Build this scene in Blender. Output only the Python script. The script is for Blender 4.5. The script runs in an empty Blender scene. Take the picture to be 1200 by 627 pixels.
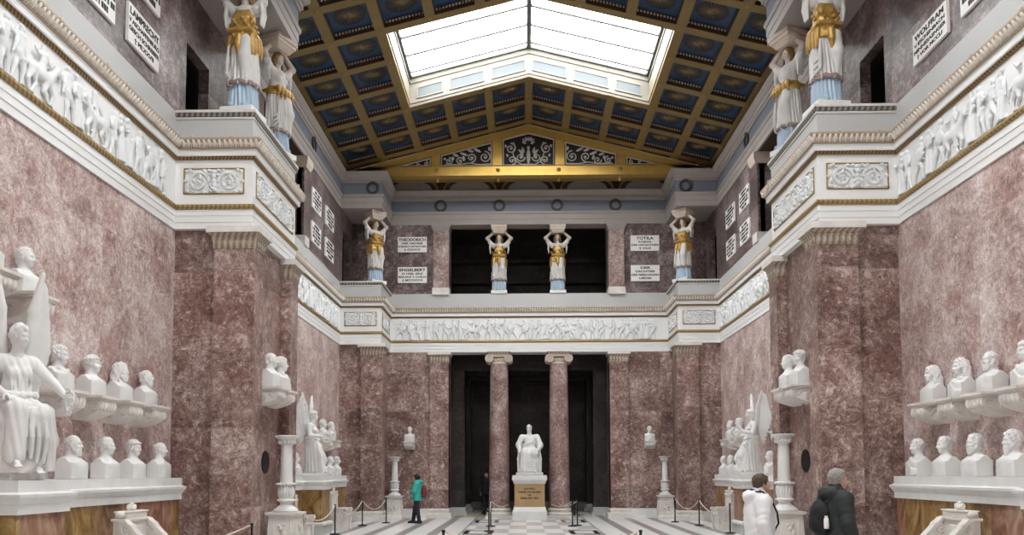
import bpy, bmesh, math, random
import numpy as np
from mathutils import Vector, Matrix
random.seed(11)
COL = bpy.context.scene.collection
PI = math.pi

# ------------------------------------------------------------------ materials
class NT:
    def __init__(s, name):
        s.m = bpy.data.materials.new(name); s.m.use_nodes = True
        s.t = s.m.node_tree; s.t.nodes.clear()
        s.out = s.t.nodes.new('ShaderNodeOutputMaterial')
    def n(s, typ, **kw):
        nd = s.t.nodes.new('ShaderNode' + typ)
        ins = kw.pop('ins', {})
        for k, v in kw.items(): setattr(nd, k, v)
        for k, v in ins.items():
            i = nd.inputs[k]
            if isinstance(v, bpy.types.NodeSocket): s.t.links.new(v, i)
            else: i.default_value = v
        return nd
    def math(s, op, a, b=0.0, c=0.0):
        return s.n('Math', operation=op, ins={0: a, 1: b, 2: c}).outputs[0]
    def vmath(s, op, a, b=(0, 0, 0)):
        return s.n('VectorMath', operation=op, ins={0: a, 1: b}).outputs[0]
    def mix(s, f, a, b, mode='MIX'):
        nd = s.n('Mix', data_type='RGBA', blend_type=mode)
        for k, v in ((0, f), (6, a), (7, b)):
            if isinstance(v, bpy.types.NodeSocket): s.t.links.new(v, nd.inputs[k])
            else: nd.inputs[k].default_value = v if k == 0 else (*v[:3], 1)
        return nd.outputs[2]
    def ramp(s, f, stops):
        nd = s.n('ValToRGB'); cr = nd.color_ramp
        while len(cr.elements) < len(stops): cr.elements.new(.5)
        for e, (p, c) in zip(cr.elements, stops):
            e.position = p; e.color = (*c, 1) if len(c) == 3 else c
        s.t.links.new(f, nd.inputs[0]); return nd.outputs[0]
    def pos(s, obj=False):
        return s.n('TexCoord').outputs['Object'] if obj else s.n('NewGeometry').outputs['Position']
    def noise(s, v, scale, detail=4, rough=.55, dist=0):
        return s.n('TexNoise', ins={'Vector': v, 'Scale': scale, 'Detail': detail, 'Roughness': rough, 'Distortion': dist})
    def bsdf(s, col, rough=.5, metal=0., bump=None, bstr=.2, bdist=.01, spec=.5, **ins):
        b = s.n('BsdfPrincipled')
        for k, v in (('Base Color', col), ('Roughness', rough), ('Metallic', metal), ('Specular IOR Level', spec), *ins.items()):
            if isinstance(v, bpy.types.NodeSocket): s.t.links.new(v, b.inputs[k])
            else: b.inputs[k].default_value = (*v, 1) if isinstance(v, tuple) and len(v) == 3 else v
        if bump is not None:
            bn = s.n('Bump', ins={'Height': bump, 'Strength': bstr, 'Distance': bdist})
            s.t.links.new(bn.outputs[0], b.inputs['Normal'])
        s.t.links.new(b.outputs[0], s.out.inputs[0]); return s.m

def plain(name, col, rough=.6, metal=0., var=.06, scale=8., spec=.5, obj=True):
    t = NT(name); p = t.pos(obj)
    n = t.noise(p, scale, 4).outputs['Fac']
    f = t.math('MULTIPLY_ADD', n, 2 * var, 1 - var)
    c = t.mix(1.0, col, t.n('CombineXYZ', ins={0: f, 1: f, 2: f}).outputs[0], 'MULTIPLY')
    return t.bsdf(c, rough, metal, spec=spec)

def red_marble(name, dark, mid, light, pale, block=(1.6, 1.6, 1.05), off=(.3, .3, .2), rough=.35, tone=.22, vein=.55, scale=1., speck=.5):
    t = NT(name); p = t.pos()
    q = t.vmath('ADD', p, off)
    cell = t.vmath('FLOOR', t.vmath('DIVIDE', q, block))
    wn = t.n('TexWhiteNoise', noise_dimensions='3D', ins={'Vector': cell})
    pp = t.vmath('ADD', p, t.vmath('MULTIPLY', wn.outputs['Color'], (7., 7., 7.)))
    warp = t.noise(pp, 1.5 * scale, 4).outputs['Color']
    pw = t.vmath('ADD', pp, t.vmath('MULTIPLY', t.vmath('SUBTRACT', warp, (.5, .5, .5)), (.42, .42, .42)))
    ex = lambda v, g: t.math('MULTIPLY_ADD', t.math('SUBTRACT', v, .5), g, .5)
    n1 = t.noise(pw, 1.1 * scale, 5, .6).outputs['Fac']
    n2 = t.noise(pw, 8. * scale, 8, .74).outputs['Fac']
    n3 = t.noise(pw, 26. * scale, 4, .7).outputs['Fac']
    f = t.math('ADD', t.math('MULTIPLY', ex(n1, 2.6), .34), t.math('ADD', t.math('MULTIPLY', ex(n2, 2.7), .38), t.math('MULTIPLY', ex(n3, 2.8), .28)))
    c = t.ramp(f, [(.22, dark), (.44, mid), (.60, light), (.84, pale)])
    c = t.mix(t.math('MULTIPLY', t.ramp(t.noise(pw, 1.9 * scale, 4, .6).outputs['Fac'], [(.52, (0, 0, 0)), (.68, (1, 1, 1))]), .45), c, (mid[0] * 1.0, mid[1] * .80, mid[2] * .74))
    vo = t.n('TexVoronoi', feature='DISTANCE_TO_EDGE', ins={'Vector': pw, 'Scale': 2.2 * scale}).outputs['Distance']
    vm = t.math('MULTIPLY', t.ramp(vo, [(0., (1, 1, 1)), (.03, (0, 0, 0))]), t.ramp(n2, [(.48, (0, 0, 0)), (.6, (1, 1, 1))]))
    c = t.mix(t.math('MULTIPLY', vm, vein), c, pale)
    clast = t.math('MULTIPLY', t.ramp(t.noise(pw, 5.5 * scale, 3, .6).outputs['Fac'], [(.61, (0, 0, 0)), (.63, (1, 1, 1))]), t.ramp(n2, [(.45, (0, 0, 0)), (.54, (1, 1, 1))]))
    c = t.mix(t.math('MULTIPLY', clast, speck), c, pale)
    spot = t.ramp(t.noise(pw, 17 * scale, 2, .5).outputs['Fac'], [(.33, (1, 1, 1)), (.40, (0, 0, 0))])
    c = t.mix(t.math('MULTIPLY', spot, speck * .9), c, dark)
    v = t.math('MULTIPLY_ADD', wn.outputs['Value'], 2 * tone, 1 - tone)
    c = t.mix(1., c, t.n('CombineXYZ', ins={0: v, 1: v, 2: v}).outputs[0], 'MULTIPLY')
    return t.bsdf(c, rough, spec=.4)

def reeded(name, ca, cb, freq=60., rough=.4, metal=.3):
    t = NT(name); sx = t.n('SeparateXYZ', ins={0: t.pos()})
    u = t.math('ADD', sx.outputs[0], sx.outputs[1])
    w = t.math('MULTIPLY_ADD', t.math('SINE', t.math('MULTIPLY', u, freq)), .5, .5)
    return t.bsdf(t.mix(w, ca, cb), rough, metal, bump=w, bstr=.5)

M = {}
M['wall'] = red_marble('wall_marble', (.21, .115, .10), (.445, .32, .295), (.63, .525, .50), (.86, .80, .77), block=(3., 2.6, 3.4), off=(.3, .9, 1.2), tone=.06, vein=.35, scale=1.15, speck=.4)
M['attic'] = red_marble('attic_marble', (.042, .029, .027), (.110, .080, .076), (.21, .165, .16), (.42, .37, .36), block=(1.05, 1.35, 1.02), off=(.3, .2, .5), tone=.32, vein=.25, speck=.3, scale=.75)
M['pillar'] = red_marble('pillar_marble', (.085, .043, .035), (.215, .130, .113), (.37, .265, .235), (.72, .63, .59), block=(9., 9., 1.48), off=(4., 4., .4), tone=.17, vein=.45, speck=.5)
M['column'] = red_marble('column_marble', (.105, .06, .052), (.26, .165, .15), (.41, .31, .29), (.72, .64, .61), block=(9., 9., 9.), off=(4.5, 0, 1), tone=.0, vein=.4, scale=1.4)
M['dark'] = red_marble('shaded_marble', (.018, .014, .013), (.032, .026, .024), (.05, .042, .04), (.085, .075, .07), block=(1.5, 1.5, 1.2), tone=.2, vein=.1)  # the chamber's shade is put into this near-black stone colour
def white_marble(name, col, var=.06, rough=.5):
    t = NT(name); p = t.pos(True)
    n = t.noise(p, 3., 6, .6, .6).outputs['Fac']
    n2 = t.noise(p, 30., 3).outputs['Fac']
    c = t.mix(t.ramp(n, [(.35, (0, 0, 0)), (.68, (1, 1, 1))]), tuple(x * (1 - 1.6 * var) for x in col), col)
    return t.bsdf(c, rough, bump=n2, bstr=.04, spec=.35)
M['marble'] = white_marble('statuary_marble', (.785, .79, .775))
M['marble_old'] = white_marble('weathered_marble', (.78, .75, .71), .12)
M['slab'] = white_marble('slab_marble', (.79, .80, .785), .07)
M['entab'] = plain('white_stone', (.79, .80, .795), .55, var=.03, scale=3, obj=False)
M['parapet'] = plain('parapet_stone', (.50, .51, .505), .5, var=.06, scale=1.2, obj=False)
M['relief'] = plain('relief_plaster', (.74, .765, .77), .6, var=.03, scale=5)
M['sima_ground'] = plain('crown_ground', (.40, .31, .22), .6, var=.15, scale=9, obj=False)
M['sima'] = plain('crown_stone', (.72, .67, .60), .6, var=.08, scale=9, obj=False)
M['warm'] = plain('warm_stone', (.60, .52, .44), .6, var=.12, scale=6, obj=False)
M['capital'] = reeded('painted_capital', (.50, .44, .36), (.26, .20, .15), 55., .6, 0.)
M['gold_reed'] = reeded('gilded_reeds', (.42, .28, .11), (.20, .14, .055), 70., .45, .3)
M['gold_bead'] = reeded('gilded_beads', (.34, .22, .07), (.10, .045, .025), 90., .45, .2)
M['band'] = reeded('dark_leaf_band', (.045, .05, .05), (.26, .25, .23), 60., .6, 0.)
M['blue_frieze'] = plain('blue_grey_frieze', (.15, .17, .215), .6, var=.07, scale=2, obj=False)
M['grey_entab'] = plain('grey_stone', (.33, .30, .28), .6, var=.10, scale=3, obj=False)
M['beam'] = plain('gilt_beam', (.245, .172, .062), .5, .2, var=.14, scale=3, obj=False)
M['gold'] = plain('gold_leaf', (.58, .38, .10), .42, .7, var=.14, scale=5, obj=False)
M['gilt_ornament'] = plain('gilt_trim', (.34, .23, .075), .45, .45, var=.1, scale=9)  # gilding of bosses, mouldings, rosettes, ribs and panel borders
M['coffer_blue'] = plain('coffer_blue', (.026, .062, .130), .5, var=.18, scale=6)
M['coffer_disc'] = plain('coffer_disc', (.018, .017, .020), .5, var=.15, scale=6)
M['coffer_side'] = plain('coffer_side', (.055, .026, .013), .6, var=.1, scale=6)
M['ray'] = plain('star_gilt', (.26, .19, .085), .5, .3, var=.1)
M['dentil'] = plain('dentil_white', (.50, .41, .31), .6, var=.05)
M['cream'] = plain('dimmed_cream_plaster', (.165, .152, .122), .6, var=.02, obj=False)  # curb cream, darkened in the colour to offset glare under the glass
M['sky_panel'] = plain('dimmed_blue_panel', (.060, .075, .080), .5, var=.10, scale=4, obj=False)  # curb panel blue, darkened in the colour against the same glare
M['mullion'] = plain('grey_metal', (.10, .10, .095), .5, .2, obj=False)
M['black'] = plain('black_metal', (.012, .012, .013), .4, .3)
M['letter'] = plain('black_letter', (.012, .012, .012), .6)
M['plaque'] = plain('white_plaque', (.83, .82, .80), .5, var=.02, scale=12)
M['rope'] = plain('rope', (.62, .58, .52), .8, var=.1, scale=60)
M['void'] = plain('shade_recess', (.010, .008, .008), .8)  # near-black colour stands in for shade behind the attic openings
M['wreath'] = plain('dark_bronze', (.055, .056, .048), .5, .4)
M['scroll'] = plain('silver_scroll', (.62, .58, .54), .5, .2, var=.08)
M['silverdark'] = plain('panel_black', (.012, .010, .010), .6)
M['brass'] = plain('brass_strip', (.42, .38, .06), .4, .5)
def ochre():
    t = NT('ochre_marble'); p = t.pos()
    cell = t.vmath('FLOOR', t.vmath('DIVIDE', t.vmath('ADD', p, (.5, .47, .3)), (3., .83, 3.)))
    wn = t.n('TexWhiteNoise', noise_dimensions='3D', ins={'Vector': cell})
    pp = t.vmath('ADD', p, t.vmath('MULTIPLY', wn.outputs['Color'], (9., 9., 9.)))
    n = t.noise(t.vmath('MULTIPLY', pp, (1., 1., .55)), 3.2, 7, .65, 1.4).outputs['Fac']
    c = t.ramp(n, [(.30, (.07, .038, .014)), (.45, (.23, .132, .045)), (.58, (.36, .235, .09)), (.72, (.56, .44, .28))])
    r = t.ramp(n, [(.30, (.10, .05, .035)), (.5, (.30, .15, .09)), (.7, (.5, .36, .28))])
    c = t.mix(t.ramp(wn.outputs['Value'], [(.62, (0, 0, 0)), (.66, (1, 1, 1))]), c, r)
    return t.bsdf(c, .3, spec=.4)
M['ochre'] = ochre()
def floor_mat():
    t = NT('floor_marble'); p = t.pos(); s = t.n('SeparateXYZ', ins={0: p}); x, y = s.outputs[0], s.outputs[1]
    def inside(v, a, b): return t.math('MULTIPLY', t.math('GREATER_THAN', v, a), t.math('LESS_THAN', v, b))
    ax = t.math('ABSOLUTE', x)
    fx = t.math('FRACT', t.math('DIVIDE', t.math('ADD', ax, .01), .88))
    stripe = t.math('LESS_THAN', fx, .33)
    n = t.noise(p, 2.2, 6, .6).outputs['Fac']
    wht = t.mix(n, (.66, .65, .62), (.84, .835, .82)); gry = t.mix(n, (.19, .18, .18), (.36, .345, .34))
    c = t.mix(stripe, wht, gry)
    # transverse thin joints across the strips
    jy = t.math('LESS_THAN', t.math('FRACT', t.math('DIVIDE', y, 1.76)), .02)
    c = t.mix(t.math('MULTIPLY', jy, .6), c, (.25, .23, .23))
    # chequered carpet of squares along the axis before the statue
    mid = t.math('LESS_THAN', ax, 1.98)
    chk = t.math('GREATER_THAN', t.math('FRACT', t.math('MULTIPLY', t.math('ADD', t.math('FLOOR', t.math('DIVIDE', t.math('ADD', x, 10.2), .53)), t.math('FLOOR', t.math('DIVIDE', y, 1.6))), .5)), .25)
    cm = t.mix(chk, wht, t.mix(n, (.42, .40, .38), (.55, .53, .51)))
    c = t.mix(mid, c, cm)
    # black framed panels each side of the axis
    fy = t.math('FRACT', t.math('DIVIDE', t.math('SUBTRACT', y, 21.9), 5.2))
    px = t.math('ABSOLUTE', t.math('SUBTRACT', ax, 1.52)); py = t.math('ABSOLUTE', t.math('SUBTRACT', fy, .15))
    fr = t.math('MULTIPLY', t.math('LESS_THAN', px, .42), t.math('LESS_THAN', py, .15))
    inn = t.math('MULTIPLY', t.math('LESS_THAN', px, .27), t.math('LESS_THAN', py, .10))
    c = t.mix(fr, c, (.022, .02, .02)); c = t.mix(inn, c, wht)
    return t.bsdf(c, .32, spec=.4)
M['floor'] = floor_mat()
M['skin'] = plain('skin', (.55, .33, .26), .6, var=.05, scale=20)
M['hair_grey'] = plain('grey_hair', (.32, .30, .28), .8, var=.2, scale=60)
M['hair_brown'] = plain('brown_hair', (.085, .055, .035), .7, var=.3, scale=60)
M['hair_dark'] = plain('dark_hair', (.022, .014, .012), .7, var=.3, scale=60)
M['coat_white'] = plain('white_fabric', (.80, .80, .82), .8, var=.04, scale=14)
M['coat_dark'] = plain('charcoal_fabric', (.022, .028, .028), .75, var=.2, scale=10)
M['coat_teal'] = plain('teal_fabric', (.03, .42, .36), .75, var=.08, scale=14)
M['cloth_black'] = plain('black_fabric', (.010, .011, .013), .8, var=.15, scale=20)
M['cloth_navy'] = plain('navy_fabric', (.016, .020, .030), .8, var=.15, scale=20)
M['maroon'] = plain('maroon_fabric', (.17, .035, .05), .8, var=.1, scale=20)
M['grey_cloth'] = plain('grey_fabric', (.32, .27, .28), .8, var=.1, scale=20)
M['shoe'] = plain('shoe', (.012, .011, .011), .5)
M['paint_white'] = plain('painted_dress', (.60, .59, .575), .6, var=.07, scale=9)
M['paint_blue'] = plain('painted_blue', (.38, .49, .60), .6, var=.08, scale=9)
M['paint_gold'] = plain('painted_gold', (.47, .29, .08), .42, .45, var=.2, scale=16)
M['paint_skin'] = plain('painted_skin', (.52, .45, .39), .6, var=.08, scale=9)
M['paint_hair'] = plain('painted_hair', (.22, .12, .04), .6, .2, var=.2, scale=16)
M['hem'] = plain('painted_hem', (.28, .20, .17), .6, var=.2, scale=30)

# ------------------------------------------------------------------ objects
def tag(o, label=None, cat=None, group=None, kind=None):
    if label: o['label'] = label
    if cat: o['category'] = cat
    if group: o['group'] = group
    if kind: o['kind'] = kind
    return o
def thing(name, label, cat, loc=(0, 0, 0), rz=0., group=None):
    o = bpy.data.objects.new(name, None); COL.objects.link(o)
    o.empty_display_size = .1
    o.location = loc; o.rotation_euler = (0, 0, rz)
    return tag(o, label, cat, group)
def struct(name):
    o = bpy.data.objects.new(name, None); COL.objects.link(o); o['kind'] = 'structure'; return o
def link(name, me, parent=None):
    o = bpy.data.objects.new(name, me); COL.objects.link(o)
    if parent is not None: o.parent = parent
    return o
def children(o): return [c for c in bpy.data.objects if c.parent is o]
def dup(root, loc, rz, label=None, group=None, sx=None):
    kids = KIDS.get(root.name)
    if kids is None:
        kids = KIDS[root.name] = [(c, children(c)) for c in children(root)]
    r = root.copy(); COL.objects.link(r); r.location = loc; r.rotation_euler = (0, 0, rz)
    if sx: r.scale = sx
    if label: r['label'] = label
    if group: r['group'] = group
    for ch, subs in kids:
        c = ch.copy(); COL.objects.link(c); c.parent = r
        for g in subs:
            d = g.copy(); COL.objects.link(d); d.parent = c
    return r
KIDS = {}

class MB:
    def __init__(s): s.v, s.f, s.mi, s.cur = [], [], [], 0
    def add(s, vs, fs):
        b = len(s.v); s.v += [tuple(map(float, v)) for v in vs]
        s.f += [tuple(b + i for i in f) for f in fs]; s.mi += [s.cur] * len(fs); return s
    def hexa(s, p):
        return s.add(p, [(0, 3, 2, 1), (4, 5, 6, 7), (0, 1, 5, 4), (1, 2, 6, 5), (2, 3, 7, 6), (3, 0, 4, 7)])
    def box(s, x0, x1, y0, y1, z0, z1):
        x0, x1 = min(x0, x1), max(x0, x1)
        return s.hexa([(x0, y0, z0), (x1, y0, z0), (x1, y1, z0), (x0, y1, z0), (x0, y0, z1), (x1, y0, z1), (x1, y1, z1), (x0, y1, z1)])
    def taper(s, cx, cy, z0, z1, a0, b0, a1, b1):
        return s.hexa([(cx - a0, cy - b0, z0), (cx + a0, cy - b0, z0), (cx + a0, cy + b0, z0), (cx - a0, cy + b0, z0),
                       (cx - a1, cy - b1, z1), (cx + a1, cy - b1, z1), (cx + a1, cy + b1, z1), (cx - a1, cy + b1, z1)])
    def prism(s, poly, axis, a, b):
        """poly of 2D points extruded along axis (0,1,2) from a to b; the 2D axes are the other two in order."""
        n = len(poly)
        def P(u, v, w): return {0: (w, u, v), 1: (u, w, v), 2: (u, v, w)}[axis]
        vs = [P(u, v, a) for u, v in poly] + [P(u, v, b) for u, v in poly]
        return s.add(vs, [tuple(range(n))[::-1], tuple(range(n, 2 * n))] + [(i, (i + 1) % n, n + (i + 1) % n, n + i) for i in range(n)])
    def lathe(s, prof, seg=24, c=(0, 0, 0), flute=0, famp=0.):
        vs, fs = [], []
        for r, z in prof:
            for i in range(seg):
                a = 2 * PI * i / seg
                q = r * (1 - famp * (i % 2)) if flute and flute[0] <= z <= flute[1] else r
                vs.append((c[0] + q * math.cos(a), c[1] + q * math.sin(a), c[2] + z))
        for j in range(len(prof) - 1):
            for i in range(seg):
                k = (i + 1) % seg
                fs.append((j * seg + i, j * seg + k, (j + 1) * seg + k, (j + 1) * seg + i))
        fs.append(tuple(range(seg))[::-1]); fs.append(tuple((len(prof) - 1) * seg + i for i in range(seg)))
        return s.add(vs, fs)
    def tube(s, pts, rad, seg=8, flat=1., up=None):
        pts = [Vector(p) for p in pts]; n = len(pts)
        rad = rad if isinstance(rad, (list, tuple)) else [rad] * n
        t0 = (pts[1] - pts[0]).normalized()
        nrm = Vector(up) if up else (Vector((0, 0, 1)) if abs(t0.z) < .9 else Vector((1, 0, 0)))
        vs, fs = [], []
        for i, p in enumerate(pts):
            t = (pts[min(i + 1, n - 1)] - pts[max(i - 1, 0)]).normalized()
            if not up: nrm = (nrm - t * nrm.dot(t)).normalized()
            b = t.cross(nrm).normalized()
            for k in range(seg):
                a = 2 * PI * k / seg
                vs.append(p + (nrm * math.cos(a) * flat + b * math.sin(a)) * rad[i])
        for i in range(n - 1):
            for k in range(seg):
                l = (k + 1) % seg
                fs.append((i * seg + k, i * seg + l, (i + 1) * seg + l, (i + 1) * seg + k))
        fs.append(tuple(range(seg))[::-1]); fs.append(tuple((n - 1) * seg + k for k in range(seg)))
        return s.add(vs, fs)
    def blob(s, c, r, R=None, seg=8, rings=5):
        vs = []
        for j in range(1, rings):
            th = PI * j / rings
            for i in range(seg):
                ph = 2 * PI * i / seg
                vs.append((r[0] * math.sin(th) * math.cos(ph), r[1] * math.sin(th) * math.sin(ph), r[2] * math.cos(th)))
        vs += [(0, 0, r[2]), (0, 0, -r[2])]
        if R is not None: vs = [tuple(R @ Vector(v)) for v in vs]
        vs = [(c[0] + v[0], c[1] + v[1], c[2] + v[2]) for v in vs]
        fs = []
        for j in range(rings - 2):
            for i in range(seg):
                k = (i + 1) % seg
                fs.append((j * seg + i, (j + 1) * seg + i, (j + 1) * seg + k, j * seg + k))
        t = seg * (rings - 1)
        for i in range(seg):
            k = (i + 1) % seg
            fs.append((t, i, k)); fs.append((t + 1, (rings - 2) * seg + k, (rings - 2) * seg + i))
        return s.add(vs, fs)
    def sweep(s, path, prof, cap=False, closed=False):
        """profile (offset to the right of travel, z) swept along a plan path with mitred corners"""
        n = len(path); rows = []
        for i in range(n):
            p = np.array(path[i], float); ns = []
            for a, b in ((i - 1, i), (i, i + 1)):
                if closed or (a >= 0 and b < n):
                    d = np.array(path[b % n], float) - np.array(path[a % n], float); d /= np.linalg.norm(d); ns.append(np.array([d[1], -d[0]]))
            m = ns[0] if len(ns) == 1 else (ns[0] + ns[1]) / (1 + ns[0] @ ns[1])
            rows.append([(p[0] + m[0] * o, p[1] + m[1] * o, z) for o, z in prof])
        k = len(prof); vs = [v for r in rows for v in r]; fs = []
        for i in range(n if closed else n - 1):
            for j in range(k - 1):
                a, b = i * k, ((i + 1) % n) * k
                fs.append((a + j, b + j, b + j + 1, a + j + 1))
        if cap: fs += [tuple(range(k)), tuple((n - 1) * k + j for j in range(k))[::-1]]
        return s.add(vs, fs)
    def mesh(s, name, mats, smooth=False, angle=35):
        me = bpy.data.meshes.new(name); me.from_pydata(s.v, [], s.f)
        for m in (mats if isinstance(mats, (list, tuple)) else [mats]): me.materials.append(m)
        if any(s.mi): me.polygons.foreach_set('material_index', s.mi)
        bm = bmesh.new(); bm.from_mesh(me); bmesh.ops.recalc_face_normals(bm, faces=bm.faces[:]); bm.to_mesh(me); bm.free()
        if smooth:
            me.polygons.foreach_set('use_smooth', [True] * len(me.polygons)); me.set_sharp_from_angle(angle=math.radians(angle))
        me.update(); return me
    def build(s, name, mats, parent=None, smooth=False, angle=35, bevel=0.):
        o = link(name, s.mesh(name, mats, smooth, angle), parent)
        if bevel:
            b = o.modifiers.new('bevel', 'BEVEL'); b.width = bevel; b.segments = 2; b.limit_method = 'ANGLE'; b.angle_limit = math.radians(40)
        return o

def spiral(c, r0, r1, a0, turns, n=26, axes=((1, 0, 0), (0, 0, 1))):
    A, B = np.array(axes[0]), np.array(axes[1]); c = np.array(c, float); out = []
    for i in range(n):
        t = i / (n - 1); a = a0 + turns * 2 * PI * t; r = r0 + (r1 - r0) * t
        out.append(tuple(c + (A * math.cos(a) + B * math.sin(a)) * r))
    return out

# ------------------------------------------------------------------ sculpting: smooth implicit solids meshed by surface nets
class Field:
    def __init__(s, lo, hi, h):
        s.lo = np.array(lo, float); s.h = h
        n = np.ceil((np.array(hi) - s.lo) / h).astype(int) + 1
        s.ax = [(s.lo[i] + h * np.arange(n[i])).astype(np.float32) for i in range(3)]
        s.n = n; s.D = np.full(n, 1., np.float32)
    def sl(s, lo, hi, pad):
        a = np.maximum(np.floor((np.array(lo) - pad - s.lo) / s.h).astype(int), 0)
        b = np.minimum(np.ceil((np.array(hi) + pad - s.lo) / s.h).astype(int) + 1, s.n)
        if np.any(b <= a): return None
        return tuple(slice(int(i), int(j)) for i, j in zip(a, b))
    def g(s, sl): return s.ax[0][sl[0]][:, None, None], s.ax[1][sl[1]][None, :, None], s.ax[2][sl[2]][None, None, :]
    def put(s, sl, d, k, op):
        D = s.D[sl]; d = d.astype(np.float32)
        if op == 'u':
            if k > 0:
                h = np.maximum(k - np.abs(D - d), 0) / k; D[...] = np.minimum(D, d) - h * h * k * .25
            else: D[...] = np.minimum(D, d)
        else:
            if k > 0:
                h = np.maximum(k - np.abs(D + d), 0) / k; D[...] = np.maximum(D, -d) + h * h * k * .25
            else: D[...] = np.maximum(D, -d)
        return s
    def ell(s, c, r, k=.02, R=None, op='u'):
        c = np.array(c, float); r = np.array(r, float) if np.ndim(r) else np.full(3, float(r))
        e = r if R is None else np.sqrt((np.array(R) ** 2) @ (r ** 2))
        sl = s.sl(c - e, c + e, k + 3 * s.h)
        if sl is None: return s
        X, Y, Z = s.g(sl); X = X - c[0]; Y = Y - c[1]; Z = Z - c[2]
        if R is not None:
            R = np.array(R); X, Y, Z = X * R[0, 0] + Y * R[1, 0] + Z * R[2, 0], X * R[0, 1] + Y * R[1, 1] + Z * R[2, 1], X * R[0, 2] + Y * R[1, 2] + Z * R[2, 2]
        k0 = np.sqrt((X / r[0]) ** 2 + (Y / r[1]) ** 2 + (Z / r[2]) ** 2)
        k1 = np.sqrt((X / r[0] ** 2) ** 2 + (Y / r[1] ** 2) ** 2 + (Z / r[2] ** 2) ** 2) + 1e-6
        d = np.where(k0 < 1e-3, -min(r), k0 * (k0 - 1) / k1)
        return s.put(sl, d, k, op)
    def cap(s, a, b, ra, rb=None, k=.02, op='u'):
        rb = ra if rb is None else rb; a = np.array(a, float); b = np.array(b, float); m = max(ra, rb)
        sl = s.sl(np.minimum(a, b) - m, np.maximum(a, b) + m, k + 3 * s.h)
        if sl is None: return s
        X, Y, Z = s.g(sl); X = X - a[0]; Y = Y - a[1]; Z = Z - a[2]; u = b - a; L = u @ u + 1e-9
        t = np.clip((X * u[0] + Y * u[1] + Z * u[2]) / L, 0, 1)
        d = np.sqrt((X - t * u[0]) ** 2 + (Y - t * u[1]) ** 2 + (Z - t * u[2]) ** 2) - (ra + (rb - ra) * t)
        return s.put(sl, d, k, op)
    def chain(s, pts, rs, k=.02, op='u'):
        for i in range(len(pts) - 1): s.cap(pts[i], pts[i + 1], rs[i], rs[i + 1], k, op)
        return s
    def box(s, c, half, rnd=.01, k=.0, R=None, op='u'):
        c = np.array(c, float); hf = np.array(half, float); e = hf if R is None else np.abs(np.array(R)) @ hf
        sl = s.sl(c - e, c + e, k + 3 * s.h)
        if sl is None: return s
        X, Y, Z = s.g(sl); X = X - c[0]; Y = Y - c[1]; Z = Z - c[2]
        if R is not None:
            R = np.array(R); X, Y, Z = X * R[0, 0] + Y * R[1, 0] + Z * R[2, 0], X * R[0, 1] + Y * R[1, 1] + Z * R[2, 1], X * R[0, 2] + Y * R[1, 2] + Z * R[2, 2]
        qx, qy, qz = np.abs(X) - hf[0] + rnd, np.abs(Y) - hf[1] + rnd, np.abs(Z) - hf[2] + rnd
        d = np.sqrt(np.maximum(qx, 0) ** 2 + np.maximum(qy, 0) ** 2 + np.maximum(qz, 0) ** 2) + np.minimum(np.maximum(qx, np.maximum(qy, qz)), 0) - rnd
        return s.put(sl, d, k, op)
    def cone(s, c0, r0, c1, r1, k=.02):
        """elliptic frustum standing upright: c=(x,y,z), r=(rx,ry)"""
        z0, z1 = c0[2], c1[2]; m = max(*r0, *r1)
        lo = (min(c0[0], c1[0]) - m, min(c0[1], c1[1]) - m, z0); hi = (max(c0[0], c1[0]) + m, max(c0[1], c1[1]) + m, z1)
        sl = s.sl(lo, hi, k + 3 * s.h)
        if sl is None: return s
        X, Y, Z = s.g(sl); t = np.clip((Z - z0) / (z1 - z0), 0, 1)
        cx = c0[0] + (c1[0] - c0[0]) * t; cy = c0[1] + (c1[1] - c0[1]) * t; rx = r0[0] + (r1[0] - r0[0]) * t; ry = r0[1] + (r1[1] - r0[1]) * t
        q = np.sqrt(((X - cx) / rx) ** 2 + ((Y - cy) / ry) ** 2)
        d = np.maximum((q - 1) * np.minimum(rx, ry), np.abs(Z - (z0 + z1) / 2) - (z1 - z0) / 2)
        return s.put(sl, d, k, 'u')
    def disp(s, fn, lo=None, hi=None):
        sl = s.sl(lo if lo is not None else s.lo, hi if hi is not None else s.lo + s.h * (s.n - 1), 0)
        X, Y, Z = s.g(sl); s.D[sl] += fn(X, Y, Z).astype(np.float32); return s
    def cut(s, nrm, d0):
        X, Y, Z = s.g((slice(None),) * 3); s.D[...] = np.maximum(s.D, (X * nrm[0] + Y * nrm[1] + Z * nrm[2] - d0).astype(np.float32)); return s
    def arrays(s):
        D = np.pad(s.D, 1, constant_values=1.); lo = s.lo - s.h
        ins = D < 0; n = np.array(D.shape)
        def cs(A, o): return A[tuple(slice(o[i], n[i] - 1 + o[i]) for i in range(3))]
        tot = sum(cs(ins, (i, j, k)).astype(np.int8) for i in (0, 1) for j in (0, 1) for k in (0, 1))
        act = (tot > 0) & (tot < 8); ai = np.argwhere(act)
        idx = np.full(act.shape, -1, np.int64); idx[act] = np.arange(len(ai))
        sm = np.zeros((len(ai), 3)); cn = np.zeros(len(ai))
        for ax in range(3):
            o1, o2 = [i for i in range(3) if i != ax]
            for p in (0, 1):
                for q in (0, 1):
                    a0 = ai.copy(); a0[:, o1] += p; a0[:, o2] += q; b0 = a0.copy(); b0[:, ax] += 1
                    fa = D[tuple(a0.T)]; fb = D[tuple(b0.T)]; c = (fa < 0) != (fb < 0)
                    t = np.where(c, fa / np.where(c, fa - fb, 1), 0)
                    pt = a0 - ai; pt = pt.astype(float); pt[:, ax] += t
                    sm[c] += pt[c]; cn[c] += 1
        V = lo + s.h * (ai + sm / cn[:, None])
        Q = []
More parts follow.
